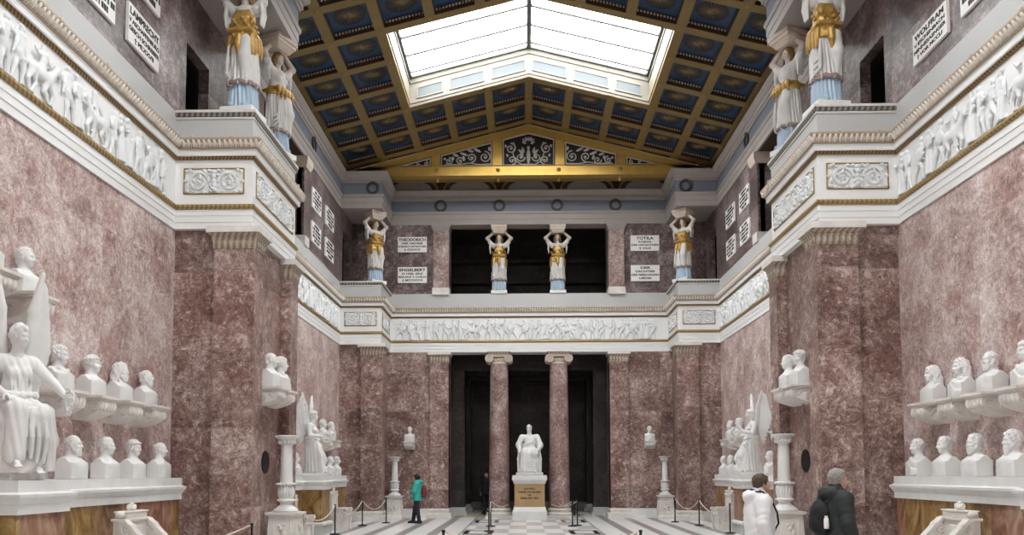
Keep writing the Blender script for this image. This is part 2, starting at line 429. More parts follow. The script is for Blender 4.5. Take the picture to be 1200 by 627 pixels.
        for ax in range(3):
            o1, o2 = (ax + 1) % 3, (ax + 2) % 3
            A = np.take(ins, range(n[ax] - 1), ax); B = np.take(ins, range(1, n[ax]), ax)
            e = np.argwhere(A != B); ok = (e[:, o1] > 0) & (e[:, o2] > 0) & (e[:, o1] < n[o1] - 1) & (e[:, o2] < n[o2] - 1); e = e[ok]
            fl = A[tuple(e.T)]
            c = []
            for p, q in ((1, 1), (0, 1), (0, 0), (1, 0)):
                w = e.copy(); w[:, o1] -= p; w[:, o2] -= q; c.append(idx[tuple(w.T)])
            q4 = np.stack(c, 1); q4[~fl] = q4[~fl][:, ::-1]; Q.append(q4)
        return V, np.concatenate(Q)
    def mesh(s, name, mat):
        V, Q = s.arrays(); return raw_mesh(name, V, Q, mat)
    def build(s, name, mat, parent=None): return link(name, s.mesh(name, mat), parent)
def raw_mesh(name, V, Q, mat, smooth=True):
    me = bpy.data.meshes.new(name); nv, nq = len(V), len(Q)
    me.vertices.add(nv); me.vertices.foreach_set('co', np.ascontiguousarray(V, np.float32).ravel())
    me.loops.add(nq * 4); me.loops.foreach_set('vertex_index', np.ascontiguousarray(Q, np.int32).ravel())
    me.polygons.add(nq); me.polygons.foreach_set('loop_start', np.arange(0, nq * 4, 4, dtype=np.int32))
    me.update(calc_edges=True); me.validate()
    if smooth: me.polygons.foreach_set('use_smooth', np.ones(nq, bool))
    me.materials.append(mat); me.update(); return me

def rotm(rz=0, ry=0, rx=0):
    return np.array(Matrix.Rotation(rz, 3, 'Z') @ Matrix.Rotation(ry, 3, 'Y') @ Matrix.Rotation(rx, 3, 'X'))
class Fr:
    def __init__(s, o, R=None, k=1.): s.o = np.array(o, float); s.R = np.eye(3) if R is None else np.array(R); s.k = k
    def __call__(s, p): return s.o + s.R @ (np.array(p, float) * s.k)
def head(F, f, fem=False):
    k = f.k; e = lambda c, r, sm=.02, op='u': F.ell(f(c), np.array(r) * k, sm * k, f.R, op)
    c_ = lambda a, b, ra, rb=None, sm=.012, op='u': F.cap(f(a), f(b), ra * k, (ra if rb is None else rb) * k, sm * k, op)
    c_((-.02, 0, -.06), (-.035, 0, -.21), .050 if fem else .057, .058 if fem else .066, .03)
    e((-.012, 0, .03), (.098, .076, .088), .01)
    e((.028, 0, -.035), (.066, .058, .088), .03)
    e((.055, 0, -.098), (.032, .034, .024), .03)
    for s in (-1, 1):
        e((.052, s * .036, -.042), (.034, .030, .030), .03)
        e((-.006, s * .077, -.018), (.022, .011, .032), .008)
    c_((.078, -.034, .014), (.078, .034, .014), .015, None, .016)
    for s in (-1, 1):
        e((.096, s * .031, -.008), (.022, .018, .012), .012, 'sub')
        e((.072, s * .031, -.008), (.015, .016, .012), .004)
    c_((.088, 0, .004), (.110, 0, -.038), .009, .0145, .008)
    for s in (-1, 1): e((.094, s * .012, -.042), (.013, .009, .009), .006)
    c_((.084, -.018, -.066), (.084, .018, -.066), .008, None, .006)
    c_((.082, -.014, -.079), (.082, .014, -.079), .0085, None, .006)
    c_((.093, -.02, -.0725), (.093, .02, -.0725), .0035, None, .003, 'sub')
def scalp(F, f, grow=.012, kk=.02, top=True, bumps=0, br=.018, seed=1, back=0.):
    k = f.k; rg = random.Random(seed)
    F.ell(f((-.022, 0, .035)), np.array((.098 + grow, .076 + grow, .086 + grow)) * k, 0, f.R)
    F.ell(f((-.06, 0, -.05)), np.array((.055 + grow, .062 + grow, .07)) * k, kk * k, f.R)
    F.ell(f((.115, 0, -.035)), np.array((.085, .085, .105)) * k, .012 * k, f.R, 'sub')
    if not top: F.ell(f((.02, 0, .125)), np.array((.13, .10, .085)) * k, .015 * k, f.R, 'sub')
    for i in range(bumps):
        z = 1 - 1.75 * (i + .5) / bumps; a = i * 2.39996 + rg.random() * .3; r = math.sqrt(max(0, 1 - z * z))
        d = np.array((r * math.cos(a), r * math.sin(a), z))
        if d[0] > .45 and d[2] < .45: continue
        if not top and d[2] > .35: continue
        c = np.array((-.022, 0, .03)) + d * np.array((.098 + grow, .076 + grow, .088 + grow))
        q = br * (.75 + .5 * rg.random())
        F.ell(f(c), q * k, .006 * k)
def hair(F, f, kind, seed=1):
    k = f.k; rg = random.Random(seed)
    if kind == 'curly': scalp(F, f, .010, bumps=110, br=.021, seed=seed)
    elif kind in ('short', 'wreath', 'fillet'): scalp(F, f, .008, bumps=120, br=.014, seed=seed)
    elif kind == 'bald': scalp(F, f, .004, top=False, bumps=80, br=.011, seed=seed)
    elif kind in ('long', 'wig', 'veil'):
        scalp(F, f, .012, bumps=70, br=.016, seed=seed)
        n = 9 if kind != 'wig' else 12
        for s in (-1, 1):
            for i in range(n):
                a = 1.1 + 1.7 * i / n; x = .095 * math.cos(a) - .02; y = s * (.085 * math.sin(a) + .008)
                zz = .03
                pts = [(x, y, zz)]
                for j in range(1, 6):
                    pts.append((x - .006 * j + .012 * math.sin(j * 2 + i), y * (1 + .07 * j) + s * .006 * math.cos(j * 2.3 + i), zz - .045 * j))
                F.chain([f(p) for p in pts], [q * k for q in (.016, .020, .022, .022, .019, .010)], .006 * k)
                if kind == 'wig':
                    for p in pts[1:5]: F.ell(f(p), .024 * k, .004 * k)
        if kind == 'veil':
            F.ell(f((-.05, 0, .0)), np.array((.10, .10, .13)) * k, .02 * k, f.R)
            for s in (-1, 1): F.chain([f((-.07, s * .07, .06)), f((-.10, s * .10, -.10)), f((-.11, s * .12, -.24))], [.03 * k, .03 * k, .02 * k], .02 * k)
    elif kind == 'bun':
        scalp(F, f, .012, bumps=60, br=.012, seed=seed); F.ell(f((-.135, 0, .02)), .045 * k, .02 * k)
    elif kind == 'beret':
        scalp(F, f, .006, bumps=40, br=.012, seed=seed)
        F.ell(f((-.01, 0, .085)), np.array((.130, .118, .042)) * k, .01 * k, f.R @ rotm(0, -.12))
        F.ell(f((-.01, 0, .055)), np.array((.108, .092, .028)) * k, .01 * k, f.R)
    if kind in ('wreath', 'fillet'):
        for i in range(26):
            a = 2 * PI * i / 26; c = f((-.018 + .108 * math.cos(a), .088 * math.sin(a), .060 - .03 * math.cos(a) * 0 + .012 * math.cos(a)))
            if kind == 'fillet': F.ell(c, .012 * k, .01 * k)
            else: F.ell(c, np.array((.012, .022, .016)) * k, .004 * k, f.R @ rotm(a, 0, .5 if i % 2 else -.5))
def beard(F, f, kind, seed=3):
    k = f.k; rg = random.Random(seed); L = .09 if kind == 'full' else (.17 if kind == 'long' else .05)
    F.ell(f((.052, 0, -.105)), np.array((.044, .052, .050 if kind != 'long' else .09)) * k, 0, f.R)
    for s in (-1, 1): F.chain([f((.0, s * .068, -.02)), f((.02, s * .062, -.075)), f((.06, s * .03, -.115))], [.016 * k, .024 * k, .024 * k], .015 * k)
    for i in range(26):
        a = -1.25 + 2.5 * (i % 9) / 8; q = i // 9
        F.cap(f((.045 + .045 * math.cos(a), .052 * math.sin(a), -.082 - .022 * q)), f((.05 + .038 * math.cos(a), .044 * math.sin(a), -.10 - .02 * q - L * .32)), .015 * k, .007 * k, .006 * k)
    F.cap(f((.092, -.024, -.062)), f((.092, .024, -.062)), .009 * k, None, .006 * k)
    F.ell(f((.105, 0, -.073)), np.array((.02, .018, .006)) * k, .004 * k, f.R, 'sub')
def hand(F, w, d, up, k=1., grip=.5, side=1):
    """palm and five bent fingers: w wrist, d pointing direction, up back-of-hand normal"""
    d = np.array(d, float); d /= np.linalg.norm(d); up = np.array(up, float); up -= d * (up @ d); up /= np.linalg.norm(up); y = np.cross(up, d) * side
    R = np.stack([d, y, up], 1); P = lambda a, b, c: np.array(w) + R @ np.array((a, b, c)) * k
    F.box(P(.048, 0, 0), np.array((.048, .040, .014)) * k, .012 * k, .012 * k, R)
    for j, (b, L) in enumerate(((.030, .074), (.010, .084), (-.010, .078), (-.029, .060))):
        p = P(.092, b, 0); a = -.25 - grip * .9
        q = P(.092 + math.cos(a) * L * .5, b * 1.08, math.sin(a) * L * .5); a2 = a - grip * 1.2
        r = P(.092 + math.cos(a) * L * .5 + math.cos(a2) * L * .5, b * 1.1, math.sin(a) * L * .5 + math.sin(a2) * L * .5)
        F.chain([p, q, r], [.0098 * k, .0090 * k, .0078 * k], .003 * k)
    F.chain([P(.018, .036, -.004), P(.048, .062, -.012 - .02 * grip), P(.074, .060, -.02 - .03 * grip)], [.014 * k, .011 * k, .009 * k], .006 * k)
# ------------------------------------------------------------------ measures (metres; hall axis = +Y, floor z = 0)
W, PX, RX = 6.84, 5.33, 5.46            # side wall, entablature face of the projecting bays, recess between pier pilasters
D1, D2, D3, D4 = 14.52, 17.265, 27.89, 29.87
YF = -11.0                               # wall behind the camera
ZA, ZR, SL = 6.33, 14.6, .255            # underside of entablature, roof ridge, roof slope
zc = lambda x: ZR - SL * abs(x)

# ---- floor
MB().box(-9, 9, YF - .3, 37.2, -.3, 0).build('floor', M['floor'])['kind'] = 'structure'

# ---- side walls, door recesses and piers
for s, nm in ((-1, 'left'), (1, 'right')):
    w = struct('wall_' + nm)
    MB().box(s * W, s * 8.3, YF, D4 + .9, 0, 6.9).build('lower_wall', M['wall'], w)
    a = MB()
    segs = [(YF, 14.93, 7.05), (16.02, 19.5, 7.05), (23.2, 28.25, 7.05), (29.35, 30.8, 7.05)]
    for y0, y1, xo in segs: a.box(s * 6.83, s * xo, y0, y1, 8.3, 11.6)
    a.box(s * 6.83, s * 7.05, 14.93, 16.02, 10.22, 11.6); a.box(s * 6.9, s * 7.5, 23.2, 23.6, 8.3, 11.6)
    a.box(s * 6.83, s * 7.05, 28.25, 29.35, 10.6, 11.6)
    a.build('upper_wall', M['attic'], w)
    MB().box(s * 6.86, s * 8.3, YF, 30.8, 11.3, 13.6).build('top_wall', M['coffer_side'], w)
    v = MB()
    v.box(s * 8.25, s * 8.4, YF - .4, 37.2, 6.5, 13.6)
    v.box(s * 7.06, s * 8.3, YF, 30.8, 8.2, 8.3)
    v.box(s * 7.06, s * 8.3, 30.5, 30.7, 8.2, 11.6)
    v.build('shade_recess', M['void'], w)
    an = MB().box(s * 6.77, s * 7.5, 23.16, 23.62, 8.60, 8.88).build('anta_base', M['marble_old'], w)
    MB().taper(s * 7.13, 23.4, 10.98, 11.12, .37, .25, .43, .31).box(s * 6.70, s * 7.56, 23.09, 23.71, 11.12, 11.3).build('anta_capital', M['warm'], w)
    # entrance wall piers: the projecting bays (three of them, the last one half deep)
    for i, (y0, y1) in enumerate(((1.35, 4.1), (D1, D2), (D3, D4))):
        p = struct('pillar')
        last = i == 2
        yr = y1 + .3 if last else y1 - .11
        core = MB().box(s * RX, s * W, y0 + .12, yr, 0, ZA + .2)
        core.build('core', M['pillar'], p)
        ends = [(y0 - .04, y0 + .48)] + ([] if last else [(y1 - .48, y1 + .04)])
        for (a0, a1) in ends:
            MB().box(s * 5.25, s * 6.02, a0, a1, .36, 6.0).build('pilaster', M['pillar'], p)
            cx, cy, hx, hy = s * 5.635, (a0 + a1) / 2, .385, .26
            cp = MB()
            cp.cur = 0
            cp.taper(cx, cy, 5.93, 5.97, hx + .01, hy + .01, hx + .03, hy + .03)
            cp.taper(cx, cy, 5.97, 6.10, hx + .015, hy + .015, hx + .03, hy + .03)
            cp.taper(cx, cy, 6.10, 6.14, hx + .04, hy + .04, hx + .05, hy + .05)
            cp.taper(cx, cy, 6.14, 6.22, hx + .03, hy + .03, hx + .10, hy + .10)
            cp.cur = 1
            cp.box(cx - hx - .12, cx + hx + .12, cy - hy - .12, cy + hy + .12, 6.22, 6.34)
            # egg band: real little ovals standing out of the neck
            cp.cur = 0
            for q in range(7):
                u = -1 + 2 * (q + .5) / 7
                cp.blob((cx + u * hx, cy - hy - .022, 6.035), (.042, .022, .055), seg=6, rings=4)
                cp.blob((cx - s * (hx + .022), cy + u * hy, 6.035), (.022, .032, .055), seg=6, rings=4)
            cp.build('capital', [M['capital'], M['marble_old']], p)
            MB().sweep([(cx - hx - .0, cy - hy), (cx - hx, cy + hy), (cx + hx, cy + hy), (cx + hx, cy - hy)][::-1] if False else
                       [(cx - hx, cy - hy), (cx + hx, cy - hy), (cx + hx, cy + hy), (cx - hx, cy + hy)],
                       [(-.02, .37), (.03, .36), (.05, .31), (.035, .25), (.035, .20), (.08, .19), (.09, .13), (.09, 0)], closed=True).build('base', M['marble_old'], p, True, 30)
        MB().box(s * 5.40, s * W, y0 + .06, yr + .02, 0, .34).build('plinth', M['marble_old'], p)

# ---- wall with the entrance, behind the camera
w = struct('wall_front')
MB().box(-W, W, YF - .5, YF, 0, 13.6).build('lower_wall', M['wall'], w)
dr = MB().box(-1.4, 1.4, YF, YF + .06, 0, 4.6).build('door_leaf', M['warm'], w)

# ---- back wall
w = struct('wall_back')
b = MB()
for s in (-1, 1):
    b.box(s * 3.07, s * W, D4, D4 + .85, 0, ZA - .01)
b.build('lower_wall', M['pillar'], w)
b = MB()
for s in (-1, 1): b.box(s * 3.06, s * W, D4 + .02, D4 + .85, 8.3, 11.6)
b.build('upper_wall', M['attic'], w)
MB().box(-W, W, D4 + .03, D4 + .85, ZA + .02, 8.55).build('spandrel', M['entab'], w)
MB().box(-W, W, D4 + .03, D4 + .85, 11.34, 15.2).build('top_wall', M['coffer_side'], w)
for s in (-1, 1):
    cx, cy = s * 3.425, D4 + .19
    MB().box(cx - .355, cx + .355, D4 - .10, D4 + .5, .36, 5.98).build('pilaster', M['pillar'], w)
    cp = MB(); cp.cur = 0
    cp.box(cx - .37, cx + .37, D4 - .115, D4 + .5, 5.93, 6.12); cp.taper(cx, cy, 6.12, 6.22, .37, .305, .43, .36)
    for q in range(7): cp.blob((cx - .31 + q * .103, D4 - .13, 6.02), (.04, .02, .06), seg=6, rings=4)
    cp.cur = 1; cp.box(cx - .44, cx + .44, D4 - .19, D4 + .5, 6.22, 6.33)
    cp.build('capital', [M['capital'], M['marble_old']], w)
    hx, hy = .355, .29
    MB().sweep([(cx - hx, cy - hy), (cx + hx, cy - hy), (cx + hx, cy + hy), (cx - hx, cy + hy)],
               [(-.02, .37), (.03, .36), (.05, .31), (.035, .25), (.035, .20), (.10, .19), (.12, .13), (.12, 0)], closed=True).build('base', M['marble_old'], w, True, 30)
    MB().box(s * 3.8, s * 5.3, D4 - .05, D4 + .1, 0, .36).build('plinth', M['slab'], w)
    cx = s * 3.38
    MB().box(cx - .29, cx + .29, D4 - .08, D4 + .5, 8.6, 11.2).build('anta', M['column'], w)
    MB().box(cx - .33, cx + .33, D4 - .12, D4 + .5, 8.55, 8.82).build('anta_base', M['marble_old'], w)
    MB().taper(cx, cy, 11.05, 11.18, .30, .28, .36, .34).box(cx - .37, cx + .37, D4 - .16, D4 + .5, 11.18, 11.34).build('anta_capital', M['grey_entab'], w)

# ---- dark chamber beyond the columns and the gallery above it
ch = struct('wall_chamber')
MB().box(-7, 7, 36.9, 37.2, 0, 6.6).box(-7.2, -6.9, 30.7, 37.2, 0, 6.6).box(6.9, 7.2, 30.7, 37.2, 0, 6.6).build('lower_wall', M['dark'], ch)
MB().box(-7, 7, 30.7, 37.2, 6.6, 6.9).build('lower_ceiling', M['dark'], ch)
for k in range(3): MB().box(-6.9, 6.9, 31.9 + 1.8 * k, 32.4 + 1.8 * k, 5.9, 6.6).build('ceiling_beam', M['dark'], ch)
for s in (-1, 1):
    for y in (31.9, 35.3):
        MB().box(s * 2.62, s * 3.4, y, y + .7, .3, 5.9).build('pier', M['dark'], ch)
        MB().box(s * 2.52, s * 3.5, y - .1, y + .8, 0, .14).box(s * 2.57, s * 3.45, y - .05, y + .75, .14, .32).build('pier_base', M['parapet'], ch)
MB().box(-6.9, 6.9, 36.8, 36.9, 0, .36).build('plinth', M['grey_entab'], ch)
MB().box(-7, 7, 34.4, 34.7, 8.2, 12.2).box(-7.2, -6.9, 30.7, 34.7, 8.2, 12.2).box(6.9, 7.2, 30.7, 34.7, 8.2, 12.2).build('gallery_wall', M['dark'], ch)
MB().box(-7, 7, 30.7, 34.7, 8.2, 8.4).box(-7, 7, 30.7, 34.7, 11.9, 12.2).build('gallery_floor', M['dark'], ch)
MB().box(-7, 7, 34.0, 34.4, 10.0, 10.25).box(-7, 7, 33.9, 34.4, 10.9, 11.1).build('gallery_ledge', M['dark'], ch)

# ---- lower entablature: one course running round all bays
BK = [(-4.1, 1.35, 4.1)]
def plan(x_wall, x_proj, dy=0.):
    L = [(-x_wall, YF), (-x_wall, 1.35), (-x_proj, 1.35), (-x_proj, 4.1), (-x_wall, 4.1), (-x_wall, D1), (-x_proj, D1), (-x_proj, D2), (-x_wall, D2), (-x_wall, D3), (-x_proj, D3), (-x_proj, D4 + dy)]
    return L + [(-x, y) for x, y in reversed(L)]
PL = plan(6.81, PX)
e = struct('trim_1')
MB().sweep(PL, [(-.5, ZA), (0, ZA), (0, 6.455), (.012, 6.457), (.012, 6.575), (.024, 6.577), (.024, 6.695)]).build('architrave', M['entab'], e)
MB().sweep(PL, [(.02, 6.69), (.05, 6.70), (.066, 6.74), (.05, 6.785), (.005, 6.795)]).build('gilded_reed_moulding', M['gold_reed'], e)
MB().sweep(PL, [(0, 6.79), (0, 7.67)]).build('frieze', M['entab'], e)
MB().sweep(PL, [(.0, 7.655), (.03, 7.66), (.045, 7.685), (.05, 7.715), (.01, 7.72)]).build('gilded_bead_moulding', M['gold_bead'], e)
MB().sweep(PL, [(.02, 7.712), (.085, 7.714), (.085, 7.80), (.095, 7.802), (.095, 7.825)]).build('corona', M['entab'], e)
MB().sweep(PL, [(.09, 7.822), (.115, 7.83), (.12, 7.86), (.135, 7.90), (.165, 7.96), (.185, 7.985), (.185, 8.02), (-.02, 8.035)]).build('crown_moulding', M['sima_ground'], e)
lv = MB(); st = MB()
for q_ in range(4, len(PL) - 5):
    (x0, y0), (x1, y1) = PL[q_], PL[q_ + 1]
    L = math.hypot(x1 - x0, y1 - y0); t = ((x1 - x0) / L, (y1 - y0) / L); nx, ny = t[1], -t[0]
    def turn(a, b, c): return (b[0] - a[0]) * (c[1] - b[1]) - (b[1] - a[1]) * (c[0] - b[0])
    ea = .16 if turn(PL[q_ - 1], PL[q_], PL[q_ + 1]) > 0 else -.16; eb = .16 if turn(PL[q_], PL[q_ + 1], PL[q_ + 2]) > 0 else -.16
    R = Matrix(((nx, t[0], 0), (ny, t[1], 0), (0, 0, 1))) @ Matrix.Rotation(.55, 3, 'Y')
    n = int((L + ea + eb) / .095)
    for i in range(n):
        d = -ea + (i + .5) * (L + ea + eb) / n
        lv.blob((x0 + t[0] * d + nx * .155, y0 + t[1] * d + ny * .155, 7.915), (.028, .033, .082), R, 6, 4)
        lv.blob((x0 + t[0] * (d + .047) + nx * .145, y0 + t[1] * (d + .047) + ny * .145, 7.89), (.022, .012, .05), R, 5, 4)
    n = int(L / .58)
    for i in range(n):
        d = (i + .5) * L / n
        st.blob((x0 + t[0] * d + nx * .165, y0 + t[1] * d + ny * .165, 8.045), (.03, .045, .035), None, 6, 4)
lv.build('palmettes', M['sima'], e, True, 60); st.build('palmette_tips', M['warm'], e, True, 60)
PP = plan(6.82, 5.34)
MB().sweep(PP, [(0, 8.02), (0, 8.60), (-.6, 8.60)]).build('parapet', M['parapet'], e)
bp = MB()
for s in (-1, 1):
    for y0, y1 in ((1.35, 4.1), (D1, D2), (D3, D4)):
        pth = [(-6.82, y0), (-5.34, y0), (-5.34, y1)] + ([(-6.82, y1)] if y1 < D4 else [])
        if s > 0: pth = [(-x, y) for x, y in reversed(pth)]
        bp.cur = 0; bp.sweep(pth, [(0, 8.45), (.02, 8.452), (.02, 8.49)])
        bp.cur = 1; bp.sweep(pth, [(.02, 8.49), (.04, 8.50), (.05, 8.565)])
        bp.cur = 2; bp.sweep(pth, [(.05, 8.565), (.06, 8.57), (.06, 8.615), (-.6, 8.615)])
bp.build('balcony_rim', [M['marble_old'], M['band'], M['marble_old']], e)
fl = MB()
for s in (-1, 1):
    for y0, y1 in ((1.35, 4.1), (D1, D2), (D3, D4)):
        fl.box(s * 5.40, s * 6.9, y0 + .06, min(y1 - .06, D4 + .1) if y1 < D4 else y1, 8.3, 8.612)
fl.build('balcony_floor', M['marble_old'], e)

# ---- upper entablature
PU = plan(6.80, 5.32)
u = struct('trim_2')
MB().sweep(PU, [(-.6, 11.31), (0, 11.31), (0, 11.50), (.015, 11.505), (.015, 11.70), (.04, 11.71), (.06, 11.77), (.06, 11.81), (.0, 11.82)]).build('architrave', M['grey_entab'], u)
MB().sweep(PU, [(0, 11.81), (0, 12.25)]).build('frieze', M['blue_frieze'], u)
MB().sweep(PU, [(.0, 12.235), (.04, 12.24), (.05, 12.29), (.09, 12.31), (.09, 12.42), (.12, 12.43), (.17, 12.49), (.22, 12.56), (.22, 12.61), (-.35, 12.66)]).build('cornice', M['grey_entab'], u)
so = MB()
for s in (-1, 1):
    for y0, y1 in ((1.35, 4.1), (D1, D2), (D3, D4)):
        so.box(s * 5.35, s * 6.84, y0 + .02, y1 - .02, 11.36, 12.5)
so.build('soffit_block', M['grey_entab'], u)
dn = MB()
for s in (-1, 1):
    for y0, y1 in ((D1, D2), (D3, D4)):
        for i in range(24): dn.box(s * (5.36 + i * .06), s * (5.39 + i * .06), y0 - .05, y0, 12.255, 12.295)
dn.build('dentils', M['grey_entab'], u)

# ---- coffered ceiling
ROW = [28.1 - 1.53 * k for k in range(26)]
SKY = [(25.04, 20.45), (11.27, 6.68), (-2.50, -7.09)]            # skylight openings lie between these beam rows
cl = struct('ceiling')
def cbox(mb, x0, x1, y0, y1, h0, h1):
    mb.hexa([(x0, y0, zc(x0) + h0), (x1, y0, zc(x1) + h0), (x1, y1, zc(x1) + h0), (x0, y1, zc(x0) + h0),
             (x0, y0, zc(x0) + h1), (x1, y0, zc(x1) + h1), (x1, y1, zc(x1) + h1), (x0, y1, zc(x0) + h1)])
bm_ = MB(); XS = [1.343 * k for k in range(-5, 6)]
def in_sky(y): return any(b - .01 < y < a + .01 for a, b in SKY)
for y in ROW:
    rng_ = [(-6.75, -3.9), (3.9, 6.75)] if any(b + .1 < y < a - .1 for a, b in SKY) else [(-6.75, 0), (0, 6.75)]
    for x0, x1 in rng_: cbox(bm_, x0, x1, y - .14, y + .14, 0, .34)
for x in XS:
    ys = []
    top = 28.6
    if abs(x) < 3.9:
        for a, b in SKY: ys.append((a - .14, top)); top = b + .14
    ys.append((YF, top))
    for y0, y1 in ys:
        if x == 0: cbox(bm_, -.13, 0, y0, y1, 0.003, .34); cbox(bm_, 0, .13, y0, y1, 0.003, .34)
        else: cbox(bm_, x - .13, x + .13, y0, y1, .003, .34)
bm_.build('beam_grid', M['beam'], cl)
back = MB()                                                        # boarding above the coffers
for s in (-1, 1):
    for x0, x1 in ((0, 3.93), (3.93, 6.9)):
        tops = [(YF, 30.)] if x0 > 1 else []
        if x0 < 1:
            t_ = 30.
            for a, b in SKY: tops.append((a - .14, t_)); t_ = b + .14
            tops.append((YF, t_))
        for y0, y1 in tops: cbox(back, min(s * x0, s * x1), max(s * x0, s * x1), y0, y1, .335, .42)
back.build('boarding', M['coffer_side'], cl)
rose = MB()
for y in ROW[:9]:
    for x in XS:
        if abs(x) < 3.9 and in_sky(y) and not (abs(y - 25.04) < .1 or abs(y - 20.45) < .1): continue
        rose.blob((x, y, zc(x) - .004), (.07, .07, .022), None, 8, 4)
rose.build('boss', M['gilt_ornament'], cl, True, 60)

def coffer_mesh(s):
    """one coffer on the slope s: dark stepped sides, toothed moulding, blue field with a dark disc"""
    hx, hy = .5415, .625; q = MB(); sh = -SL * s
    def hb(x0, x1, y0, y1, h0, h1):
        q.hexa([(x, y, sh * x + h) for h in (h0, h1) for x, y in ((x0, y0), (x1, y0), (x1, y1), (x0, y1))])
    q.cur = 1                                                        # sides
    for a in (-1, 1): hb(-hx, hx, a * hy - .012, a * hy + .012, .01, .26)
    for a in (-1, 1): hb(a * hx - .012, a * hx + .012, -hy, hy, .01, .12)
    q.cur = 0
    for a in (-1, 1): hb(a * hx - .012, a * hx + .012, -hy, hy, .12, .26)
    hb(-hx, hx, -hy, hy, .20, .23)
    q.cur = 2
    ring = [(.42 * math.cos(i * PI / 18), .42 * math.sin(i * PI / 18)) for i in range(36)]
    q.add([(x, y, sh * x + .192) for x, y in ring] + [(x, y, sh * x + .205) for x, y in ring], [tuple(range(36))] + [(i, (i + 1) % 36, 36 + (i + 1) % 36, 36 + i) for i in range(36)])
    q.cur = 3
    for i in range(12):
        t = -hx + .06 + i * (2 * hx - .12) / 11
        for a in (-1, 1): hb(t - .022, t + .022, a * (hy - .03) - .025, a * (hy - .03) + .025, .115, .160)
    me = q.mesh('coffer', [M['coffer_blue'], M['coffer_side'], M['coffer_disc'], M['dentil']])
    z = MB()
    for i in range(20):
        a = 2 * PI * i / 20; c, d = math.cos(a), math.sin(a); L = .41 if i % 2 == 0 else .36
        pts = [(c * .08 - d * .012, d * .08 + c * .012), (c * .08 + d * .012, d * .08 - c * .012), (c * L, d * L)]
        z.add([(x, y, sh * x + .192) for x, y in pts] + [((pts[0][0] + pts[1][0]) / 2, (pts[0][1] + pts[1][1]) / 2, sh * c * .08 + .175)], [(0, 1, 3), (1, 2, 3), (2, 0, 3), (0, 2, 1)])
    z.blob((0, 0, .188), (.085, .085, .03), None, 10, 4)
    return me, z.mesh('star', M['ray'])
CM = {s: coffer_mesh(s) for s in (-1, 1)}
for j in range(10):
    y = (ROW[j] + ROW[j + 1]) / 2
    for k in range(-5, 5):
        x = 1.343 * (k + .5)
        if abs(x) < 3.9 and in_sky(y): continue
        s = -1 if x < 0 else 1
        o = link('coffer', CM[s][0], cl); o.location = (x, y, zc(x))
        t = link('star', CM[s][1], o)

# ---- skylights: framed openings with sloping glass
glass = NT('skylight_glass')
gl = glass.n('MixShader', ins={0: .10}); tr = glass.n('BsdfTransparent', ins={0: (.97, .98, 1., 1)}); df = glass.n('BsdfTranslucent', ins={0: (.9, .92, .95, 1)})
glass.t.links.new(tr.outputs[0], gl.inputs[1]); glass.t.links.new(df.outputs[0], gl.inputs[2]); glass.t.links.new(gl.outputs[0], glass.out.inputs[0])
M['glass'] = glass.m
for n, (ya, yb) in enumerate(SKY):
    y1, y0 = ya - .14, yb + .14; X = 3.90
    wd = struct('window_%d' % (n + 1)); H = 1.06
    c = MB()
    for s in (-1, 1):
        c.hexa([(s * X, y0, zc(X) + .01), (s * (X + .12), y0, zc(X) + .01), (s * (X + .12), y1, zc(X) + .01), (s * X, y1, zc(X) + .01), (s * X, y0, zc(X) + H), (s * (X + .12), y0, zc(X) + H), (s * (X + .12), y1, zc(X) + H), (s * X, y1, zc(X) + H)])
        for yy, t in ((y0 - .1, y0 + .012), (y1 - .012, y1 + .1)): cbox(c, min(0, s * (X + .03)), max(0, s * (X + .03)), yy, t, .012, H)
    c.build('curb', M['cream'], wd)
    tm = MB()                                                        # thin mouldings round the curb
    for s in (-1, 1):
        for h in (.10, .78):
            cbox(tm, min(0, s * X), max(0, s * X), y1 - .045, y1, h, h + .05)
            x_a, x_b = s * X, s * (X - .03)
            tm.hexa([(a, yy, zc(X) + hh) for hh in (h, h + .05) for a, yy in ((x_a, y0), (x_b, y0), (x_b, y1), (x_a, y1))])
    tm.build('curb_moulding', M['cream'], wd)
    for s in (-1, 1):
        for x0, x1 in ((.14, 1.19), (1.49, 2.55), (2.84, 3.62)):
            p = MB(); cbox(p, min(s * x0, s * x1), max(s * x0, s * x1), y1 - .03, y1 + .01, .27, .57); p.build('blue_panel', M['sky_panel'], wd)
            f = MB()
            for a, b, h0, h1 in ((x0 - .04, x1 + .04, .23, .27), (x0 - .04, x1 + .04, .57, .61), (x0 - .04, x0, .27, .57), (x1, x1 + .04, .27, .57)):
                cbox(f, min(s * a, s * b), max(s * a, s * b), y1 - .05, y1 + .01, h0, h1)
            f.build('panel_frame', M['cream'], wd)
        for x0, x1 in ((.14, 1.7), (1.9, 3.7)):
            pass
    for s in (-1, 1):
        g = MB(); cbox(g, min(0, s * (X + .1)), max(0, s * (X + .1)), y0 - .05, y1 + .05, H - .02, H); g.build('glass_pane', M['glass'], wd)
    m = MB()
    for s in (-1, 1):
        for yy in (y0 + 1.0 * i for i in range(1, 5)):
            if yy < y1 - .3: cbox(m, min(0, s * X), max(0, s * X), yy - .04, yy + .04, H - .08, H - .02)
        cbox(m, min(0, s * X), max(0, s * X), y1 - .07, y1, H - .10, H - .02)
        cbox(m, min(0, s * X), max(0, s * X), y0, y0 + .07, H - .10, H - .02)
        cbox(m, min(s * (X - .08), s * X), max(s * (X - .08), s * X), y0, y1, H - .10, H - .02)
        cbox(m, min(0, s * .07), max(0, s * .07), y0, y1, H - .12, H - .02)
    m.build('glazing_bars', M['mullion'], wd)

